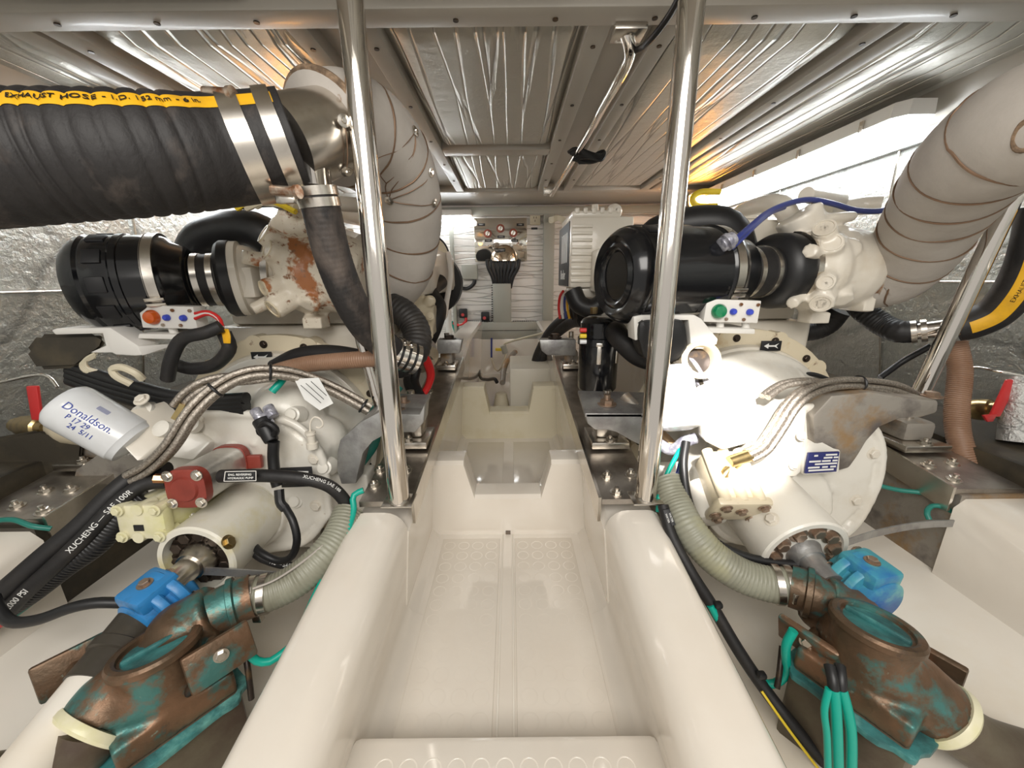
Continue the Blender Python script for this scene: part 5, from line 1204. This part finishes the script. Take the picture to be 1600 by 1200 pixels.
for (px, py, Y) in ((1122, 945, .555), (1190, 1055, .495)):
    p = P(px, py, Y); bm = B(); box(bm, p, (.014, .012, .010), None, .003); tag(obj('cable_tie', bm, 'black'), ('black cable tie head half way down' if py < 1000 else 'black cable tie head lower down')+' the right stringer cable', 'cable tie')
hose('black_hose', [P(1072, 690, .75), P(1068, 730, .72), P(1078, 790, .68), P(1110, 840, .64), P(1160, 868, .62), P(1215, 880, .61), P(1262, 885, .60), P(1300, 900, .57)], .0085, 'black', 'thin black hose looping over the right suction hose', 'hose')
hose('teal_wire', [P(1110, 945, .56), P(1140, 1000, .54), P(1165, 1040, .52), P(1184, 1064, .505), P(1210, 1068, .50), P(1228, 1050, .495), P(1228, 1010, .49), P(1240, 985, .49)], .0068, 'teal', 'teal wire looping from the right stringer up to the bronze plate', 'wire')
hose('yellow_line', [P(1190, 1080, .49), P(1225, 1130, .46), P(1270, 1190, .43), P(1290, 1215, .42)], .0022, 'ylw', 'thin yellow line at the foot of the right stringer', 'line', n=6)
for k, (xa, xb) in enumerate(((1298, 1296), (1306, 1308), (1318, 1326))):
    t = thing('teal_wire', ('leftmost', 'middle', 'rightmost')[k]+' of three teal wires hanging in front of the right bronze strainer', 'wire', P(xb, 1190, .39))
    bm = B(); tube(bm, [P(xa-3, 1076, .405), P(xb-(8 if k == 0 else 2), 1110, .398), P(xb-(4-4*k), 1150, .392), P(xa-4+8*k, 1215, .385)], .0068 if k else .0045, 14, .008); obj('insulation', bm, 'teal', t)
    if k: bm = B(); tube(bm, [P(xa-14+4*k, 1040, .425), P(xa-6+1*k, 1060, .412), P(xa-3, 1078, .405)], .0072, 14, .008); obj('heat_shrink', bm, 'black', t)
t = thing('teal_wire', 'thick teal wire hanging in front of the left bronze strainer', 'wire', P(270, 1190, .42))
bm = B(); tube(bm, [P(284, 1094, .43), P(262, 1120, .42), P(262, 1150, .415), P(278, 1180, .41), P(300, 1220, .405)], .0072, 14, .008); obj('insulation', bm, 'teal', t)
bm = B(); tube(bm, [P(314, 1055, .435), P(298, 1075, .432), P(283, 1096, .43)], .008, 14, .008); obj('heat_shrink', bm, 'boltdark', t)
hose('teal_wire', [P(370, 998, .49), P(385, 1015, .485), P(400, 1032, .485), P(420, 1034, .49), P(436, 1024, .50), P(460, 1000, .52), P(500, 915, .58), P(535, 850, .63), P(552, 800, .68), P(552, 775, .70), P(570, 765, .71)], .0062, 'teal', 'teal wire from the left bronze plate up the side of the left stringer', 'wire')
for s, pts in ((-1, [(382, 1010, .50), (388, 1050, .48), (393, 1092, .47)]), (1, [(1222, 1010, .51), (1218, 1050, .49), (1214, 1075, .48)]), (2, [(1475, 1165, .45), (1462, 1190, .44), (1455, 1215, .43)])):
    hose('drain_rod', [P(*p) for p in pts], .0045, 'boltdark', {-1: 'thin dark rod behind the left bronze plate', 1: 'thin dark rod behind the right bronze plate', 2: 'thin dark rod under the right tail pipe'}[s], 'rod', n=8)
hose('teal_wire', [P(1325, 732, .84), P(1355, 752, .82), P(1400, 765, .80), P(1440, 770, .78), P(1468, 780, .76)], .0052, 'tealdark', 'dark green wire along the foot of the right outboard bed', 'wire')
hose('teal_wire', [P(1452, 812, .72), P(1448, 800, .73), P(1458, 790, .74), P(1480, 795, .73), P(1505, 812, .715), P(1540, 835, .70), P(1600, 862, .68), P(1660, 875, .67)], .0050, 'tealdark', 'dark green wire crossing the right outboard stringer', 'wire')
hose('teal_wire', [P(-20, 815, .66), P(20, 812, .655), P(50, 822, .65), P(80, 826, .66)], .0050, 'tealdark', 'dark green wire on the far left stringer', 'wire')
hose('black_cable', [P(1240, 590, .95), P(1270, 585, .96), P(1310, 600, .97)], .006, 'black', 'black wire behind the right braided hoses', 'wire')
hose('white_cable', [P(1375, 590, 1.05), P(1410, 565, 1.05), P(1455, 540, 1.02)], .008, 'black', 'straight black cable rising to the striped hose joint at right', 'cable')

# ================================================================ OUTBOARD VALVES
def valve(S):
    if S == 'L': a, b, h0, h1, lab = P(28, 664, .95), P(80, 668, .88), P(62, 655, .88), P(54, 602, .90), 'red handled ball valve at the far left wall'
    else: a, b, h0, h1, lab = P(1512, 640, .95), P(1560, 640, .90), P(1550, 650, .885), P(1578, 592, .90), 'red handled ball valve at the far right wall'
    t = thing('ball_valve', lab, 'valve', (a+b)/2-Vector((0, 0, .04)))
    bm = B(); ax = (b-a).normalized(); L = (b-a).length; lathe(bm, a, ax, [(0, .020), (L*.2, .020), (L*.22, .026), (L*.5, .028), (L*.78, .026), (L*.8, .020), (L, .020)], 12); obj('valve_body', bm, 'brass', t)
    bm = B(); w_ = Vector((.012, 0, 0)); prism(bm, [h0-w_, h0+w_, h1+w_*1.2, h1-w_*1.1], (0, -.008, 0), .003)
    if S == 'R': prism(bm, [h0+w_*.2+Vector((0, 0, .008)), h0-w_*.2+Vector((0, 0, -.012)), P(1538, 658, .88), P(1532, 648, .88)], (0, -.008, 0), .002)
    obj('handle', bm, 'valvered', t)
valve('L'); valve('R')
t = thing('foil_wrapped_pipe', 'silver foil wrapped pipe at the far right edge beside the red valve', 'pipe', P(1595, 690, .88))
bm = B(); cyl(bm, P(1598, 590, .90), P(1588, 690, .86), .032, n=24); obj('foil_wrap', bm, 'foil_pipe', t)
hose('shelf_rail', [P(-40, 610, .92), P(0, 598, .92), P(50, 587, .93), P(75, 588, .93), P(90, 605, .92)], .004, 'chrome', 'thin bright rail on the far left wall', 'rail', n=8)
hose('shelf_rail', [P(1512, 578, .98), P(1525, 574, .97), P(1560, 580, .93), P(1620, 592, .90)], .004, 'chrome', 'thin bright rail on the far right wall', 'rail', n=8)
hose('cream_pipe', [P(1415, 668, .98), P(1470, 690, .94), P(1540, 716, .90), P(1640, 752, .86)], .010, 'ivory', 'cream pipe along the right outboard shelf', 'pipe')
hose('foil_hose', [P(1470, 690, .97), P(1535, 715, .93), P(1600, 740, .89), P(1680, 770, .86)], .020, 'steel', 'silver ribbed duct along the right outboard shelf', 'duct', rib=.03, pitch=.008, n=20)
t = thing('black_tank', 'large black plastic box on the shelf at far left', 'box', P(60, 740, .85))
bm = B(); ring_loft(bm, [[P(-10, 684, Y), P(60, 672, Y), P(130, 690, Y), P(125, 735, Y), P(60, 770, Y), P(-10, 800, Y)] for Y in (.82, .95)]); bmesh.ops.bevel(bm, geom=bm.edges[:], offset=.006, segments=2, affect='EDGES'); obj('tank_body', bm, 'darkcloth', t)
t = thing('impeller_cover', 'dull cream conical cover behind the oil filter can', 'cover', P(115, 690, .84)); bm = B(); lathe(bm, P(82, 666, .86), P(170, 668, .84)-P(82, 666, .86), [(0, .012), (.02, .03), (.06, .042), (.12, .045)], 28); obj('cone_cover', bm, 'enamel2', t)

# ================================================================ BLACK STRAINER CANISTER, RIGHT BED
t = thing('water_strainer', 'tall glossy black strainer canister with latches above the right bed', 'strainer', P(930, 612, 1.05))
c0 = P(932, 607, 1.06); c1 = P(930, 494, 1.06); H = (c1-c0).length
bm = B(); lathe(bm, c0, (0, 0, 1), [(0, .050), (.006, .054), (H*.62, .054), (H*.63, .058), (H*.72, .058), (H*.73, .052), (H*.92, .052), (H*.97, .044), (H, .03)], 40); obj('canister', bm, 'blackgloss', t)
for an in (-1.75, -.75):
    d = Vector((math.cos(an), math.sin(an), 0)); bm = B(); q = c0+Vector((0, 0, H*.52))+d*.057; rm = Matrix((Vector((-d.y, d.x, 0)), d, Vector((0, 0, 1)))).transposed(); box(bm, q, (.012, .005, .050), rm, .0015); box(bm, q+Vector((0, 0, .028)), (.018, .007, .010), rm, .002); obj('latch', bm, 'steel', t)
bm = B(); tube(bm, [c0+Vector((.04, -.03, H*.8)), P(962, 520, 1.0), P(975, 535, .97), P(1000, 556, .95), P(1035, 565, .93)], .028, 20, .008); obj('outlet_hose', bm, 'rubber', t)
bm = B(); cyl(bm, P(928, 490, 1.06), P(928, 480, 1.06), .010, n=6); obj('top_nut', bm, 'brass', t)
for k, m_ in enumerate(('valvered', 'ylw', 'canwhite')):
    bm = B(); cyl(bm, P(906, 516+9*k, 1.0), P(916, 516+9*k, 1.0), .006, n=12); obj('sensor_plug', bm, m_, t)
for k in range(2):
    hose('black_conduit', [P(836+5*k, 585, 2.1), P(842+5*k, 556, 2.1), P(862+3*k, 518+6*k, 2.05), P(892, 494+9*k, 1.9), P(912, 492+9*k, 1.75)], .032, 'rubber', ('outer' if k == 0 else 'inner')+' of two thick black conduits curving up from the forward bilge', 'conduit', n=16)
hose('black_conduit', [P(895, 455, 1.5), P(905, 475, 1.48), P(925, 482, 1.46), P(945, 470, 1.45)], .035, 'black', 'black hose loop under the cream heat exchanger', 'hose', n=16)
hose('blue_hose', [P(1135, 385, .84), P(1152, 372, .84), P(1175, 352, .88), P(1200, 332, .93), P(1232, 318, .97), P(1265, 312, 1.0), P(1300, 318, 1.02), P(1335, 328, 1.04), P(1370, 330, 1.05), P(1392, 325, 1.06)], .0065, 'bluewire', 'blue hose arching from the right air filter over the turbocharger', 'hose')
hose('blue_hose', [P(1142, 388, .845), P(1160, 372, .85), P(1182, 350, .89), P(1205, 332, .94), P(1225, 324, .97)], .0055, 'bluewire', 'shorter blue hose just below the long arching one', 'hose')
t = thing('vent_valve', 'clear ribbed vent valve on the right air filter at the end of the blue hose', 'valve', P(1135, 390, .84)); bm = B(); cyl(bm, P(1126, 384, .835), P(1146, 372, .84), .015, n=20, bev=.003); cyl(bm, P(1134, 380, .828), P(1140, 376, .828), .018, n=12); obj('valve_body', bm, 'clear', t)
hose('yellow_cable', [P(1125, 300, 1.6), P(1095, 300, 1.6), P(1082, 310, 1.6), P(1090, 322, 1.6), P(1120, 322, 1.6)], .011, 'ylw', 'yellow cable bend beneath the right fluorescent light', 'cable')
hose('coolant_pipe', [P(1290, 330, 1.15), P(1340, 322, 1.15), P(1378, 320, 1.12)], .024, 'enamel', 'cream coolant pipe stub above the right turbocharger', 'pipe')
t = thing('wire_nest', 'tangle of white and yellow wires under the left exhaust elbow', 'wires', P(430, 320, 1.0))
for k in range(9):
    bm = B(); random.seed(20+k); q = [P(370+k*5, 318+random.randint(-6, 8), 1.0), P(400+k*4, 312+random.randint(-6, 12), .99), P(430+k*3, 318+random.randint(-10, 10), .98), P(462, 322+random.randint(-12, 12), .97)]; tube(bm, q, .0035 if k % 3 else .007, 6, .008); obj('wire_strand', bm, ('ylw', 'ivory', 'black', 'ivory', 'steel')[k % 5], t)

# ================================================================ FORWARD BULKHEAD FITTINGS
YW = WY-.002
def wbox(x0, y0, x1, y1, d, m, name, parent=None, Y=YW, bev=.004):
    a = P(x0, y0, Y); b = P(x1, y1, Y); bm = B(); bx(bm, min(a.x, b.x), max(a.x, b.x), Y-d, Y, min(a.z, b.z), max(a.z, b.z), bev); return obj(name, bm, m, parent)
def slots(parent, a, b, n, r, vert, Y):
    bm = B()
    for i in range(n):
        p = P(*a, Y).lerp(P(*b, Y), i/(n-1)); box(bm, p, (.007 if not vert else .012, .004, .012 if not vert else .007))
    return obj('slot_row', bm, 'ink', parent)
for (x0, y0, x1, y1, lab) in ((770, 443, 799, 503, 'grey vertical cable duct below the polished switch panel'), (718, 503, 856, 528, 'wide grey horizontal cable duct across the forward bulkhead'),
                              (702, 338, 716, 520, 'tall grey vertical duct left of the polished panel'), (849, 335, 863, 500, 'tall grey vertical duct right of the polished panel'), (660, 326, 1050, 334, 'long grey duct right under the deckhead')):
    t = thing('cable_duct', lab, 'cable duct', P((x0+x1)/2, y1, YW), 'grey cable ducts'); wbox(x0, y0, x1, y1, .05, 'trunk', 'duct_cover', t)
    if x1-x0 > 100 and y1-y0 > 20:
        bm = B(); a = P(x0+1, (y0+y1)/2+1, YW-.051); b = P(x1-1, (y0+y1)/2+1, YW-.051); box(bm, (a+b)/2, ((b-a).length, .002, .004)); obj('lid_joint', bm, 'boltdark', t)
        slots(t, (x0+12, y0-1), (x0+50, y0-1), 14, 0, False, YW-.03); slots(t, (x1-54, y0-1), (x1-10, y0-1), 16, 0, False, YW-.03)
    elif y1-y0 > 40 and x0 > 760 and x0 < 800: slots(t, (x0-1, y0+3), (x0-1, y1-3), 16, 0, True, YW-.03)
t = thing('switch_board', 'mirror polished switch panel with three red key switches on the forward bulkhead', 'control panel', P(782, 410, YW), None)
wbox(741, 342, 823, 408, .03, 'mirror', 'mirror_plate', t, bev=.002)
for (px, py) in ((762, 365), (782, 357), (802, 364)):
    p = P(px, py, YW-.031); bm = B(); lathe(bm, p, (0, -1, 0), [(0, .029), (.006, .029), (.008, .020), (.008, .0)], 28); sw = obj('key_switch', bm, 'gaugered', t)
    bm = B(); box(bm, p-Vector((0, .014, 0)), (.010, .012, .034), Matrix.Rotation(.5, 3, 'Y'), .003); cyl(bm, p-Vector((0, .007, 0)), p-Vector((0, .012, 0)), .016); obj('key', bm, 'steel', sw)
for (px, py, s_) in ((752, 351, 'PORT'), (813, 351, 'STBD'), (783, 370, 'EMERG'), (763, 376, 'START'), (804, 376, 'HOUSE'), (781, 391, 'BATTERY')):
    k_ = 1.5 if s_ == 'BATTERY' else 1.0
    yo = -.075 if s_ == 'BATTERY' else -.032
    p = P(px, py, YW+yo); bm = B(); box(bm, p, (.052*k_, .002, .017*k_)); lb = obj('label', bm, 'ink', t); text(s_, .011*k_, p-Vector((0, .0016, 0)), (1, 0, 0), (0, 0, 1), 'inkwhite', lb)
a = P(762, 408, YW-.03); b = P(814, 385, YW-.03); cxh = (a.x+b.x)/2; bm = B(); rings = []
for k in range(9):
    th = k/8*PI/2; yy = YW-.032-.055*math.sin(th); zz = a.z+.125*math.cos(th)
    w_ = .105+.02*math.sin(th); rings.append([(cxh-w_*math.cos(PI*(j/12)), YW-.03-(.06)*math.sin(PI*j/12)*math.sin(th+.2) , a.z+(.11)*math.cos(th)) for j in range(13)])
sph(bm, (cxh, YW-.03, a.z), .1, (1.0, .55, 1.15), 32)
for v in list(bm.verts):
    if v.co.z < a.z-.001: bm.verts.remove(v)
obj('cable_hood', bm, 'coppermirror', t, 60)
t = thing('cable_fan', 'fan of black cables dropping from the polished panel into the duct', 'cables', P(785, 446, YW-.03))
for k in range(8):
    bm = B(); u = k/7; tube(bm, [P(761+u*50, 406, YW-.04), P(763+u*46, 418, YW-.045), P(770+u*31, 434, YW-.04), P(773+u*24, 450, YW-.03)], .014, 10, .02); obj('cable_strand', bm, 'black', t)
t = thing('junction_box', 'grey junction box left of the cable fan on the quilted bulkhead', 'box', P(734, 437, YW)); wbox(722, 414, 747, 436, .05, 'trunk', 'box_cover', t)
hose('black_cable', [P(716, 449, YW-.02), P(730, 451, YW-.025), P(740, 444, YW-.03), P(742, 437, YW-.03)], .014, 'black', 'black cable entering the junction box from below', 'cable')
t = thing('power_outlet', 'cream double power outlet at the right of the polished panel', 'power outlet', P(836, 352, YW)); wbox(828, 335, 844, 352, .03, 'ivory', 'outlet_plate', t)
for (px, py) in ((834, 340), (838, 340), (836, 345)): p = P(px, py, YW-.031); bm = B(); box(bm, p, (.004, .002, .012)); obj('socket_slot', bm, 'ink', t)
p = P(835, 357, YW-.003); bm = B(); box(bm, p, (.045, .004, .014)); t2_ = tag(obj('outlet_label', bm, 'ink'), 'tiny black label below the power outlet', 'label')
for (x0, y0, lab) in ((718, 482, 'small black relay with red light left on the bulkhead'), (752, 487, 'small black relay near the vertical duct')):
    t = thing('battery_relay', lab, 'relay', P(x0+7, y0+15, YW)); wbox(x0, y0, x0+13, y0+14, .045, 'black', 'relay_body', t, bev=.008)
    bm = B(); cyl(bm, P(x0+5, y0+10, YW-.045), P(x0+5, y0+10, YW-.05), .012); obj('red_knob', bm, 'valvered', t)
hose('red_cable', [P(728, 496, YW-.03), P(727, 503, YW-.04), P(718, 508, YW-.04), P(708, 505, YW-.03)], .011, 'redwire', 'red cable from the left relay', 'cable')
hose('teal_wire', [P(706, 502, YW-.03), P(709, 512, YW-.03), P(714, 525, YW-.03)], .009, 'teal', 'teal wire near the left relay on the bulkhead', 'wire')
t = thing('lagged_pipe', 'white wrapped vertical pipe at the left of the bulkhead', 'pipe', P(702, 525, 2.6)); bm = B(); cyl(bm, P(699, 455, 2.6), P(702, 524, 2.6), .020); obj('pipe_wrap', bm, 'white', t)
# bilge: tank, pump, wires
t = thing('bilge_box', 'cream box standing in the forward bilge right of the pump', 'box', P(835, 615, 1.95)); a = P(797, 622, 1.95); b = P(862, 574, 1.95)
bm = B(); bx(bm, a.x, b.x, 1.9, 2.25, -.722, P(830, 576, 1.9).z, .008); obj('box_body', bm, 'tank', t)
t = thing('bilge_pump', 'small cream bilge pump with a dark base in the forward bilge', 'pump', P(783, 613, 2.0)); c = P(783, 612, 2.0); c.z = -.722
bm = B(); lathe(bm, c, (0, 0, 1), [(0, .05), (.02, .052), (.025, .046)], 28); obj('base', bm, 'gaugered', t)
bm = B(); lathe(bm, c+Vector((0, 0, .022)), (0, 0, 1), [(0, .048), (.02, .046), (.08, .034), (.10, .030), (.105, .02)], 28); cyl(bm, c+Vector((-.03, 0, .03)), c+Vector((-.09, 0, .02)), .018); obj('body', bm, 'ivory', t)
hose('bilge_cable', [P(748, 528, YW-.06), P(747, 560, YW-.08), P(750, 588, 2.6), P(760, 593, 2.3), P(772, 592, 2.05), P(777, 598, 2.0)], .010, 'black', 'black cable clipped down the forward bilge wall to the pump', 'cable')
hose('blue_wire', [P(768, 528, YW-.06), P(768, 545, YW-.06), P(768, 560, YW-.06)], .007, 'bluewire', 'short straight blue wire on the lower bulkhead', 'wire')
hose('bilge_hose', [P(785, 598, 2.05), P(788, 575, 2.2), P(795, 560, 2.3), P(805, 550, 2.4)], .016, 'castbrown', 'brown hose rising behind the bilge pump', 'hose')
hose('white_cable', [P(768, 560, YW-.07), P(775, 578, 2.7), P(783, 575, 2.5), P(790, 555, 2.5), P(787, 540, 2.6), P(800, 533, 2.5), P(850, 520, 2.3)], .007, 'ivory', 'ivory wire crossing the forward bilge', 'wire')
t = thing('level_sensor', 'yellow tagged connector on the forward bilge wires', 'connector', P(784, 545, 2.5)); bm = B(); box(bm, P(780, 546, 2.5), (.05, .015, .02), None, .003); obj('tag', bm, 'ylw', t); bm = B(); cyl(bm, P(786, 540, 2.5), P(790, 552, 2.5), .02); obj('connector_body', bm, 'trunk', t)
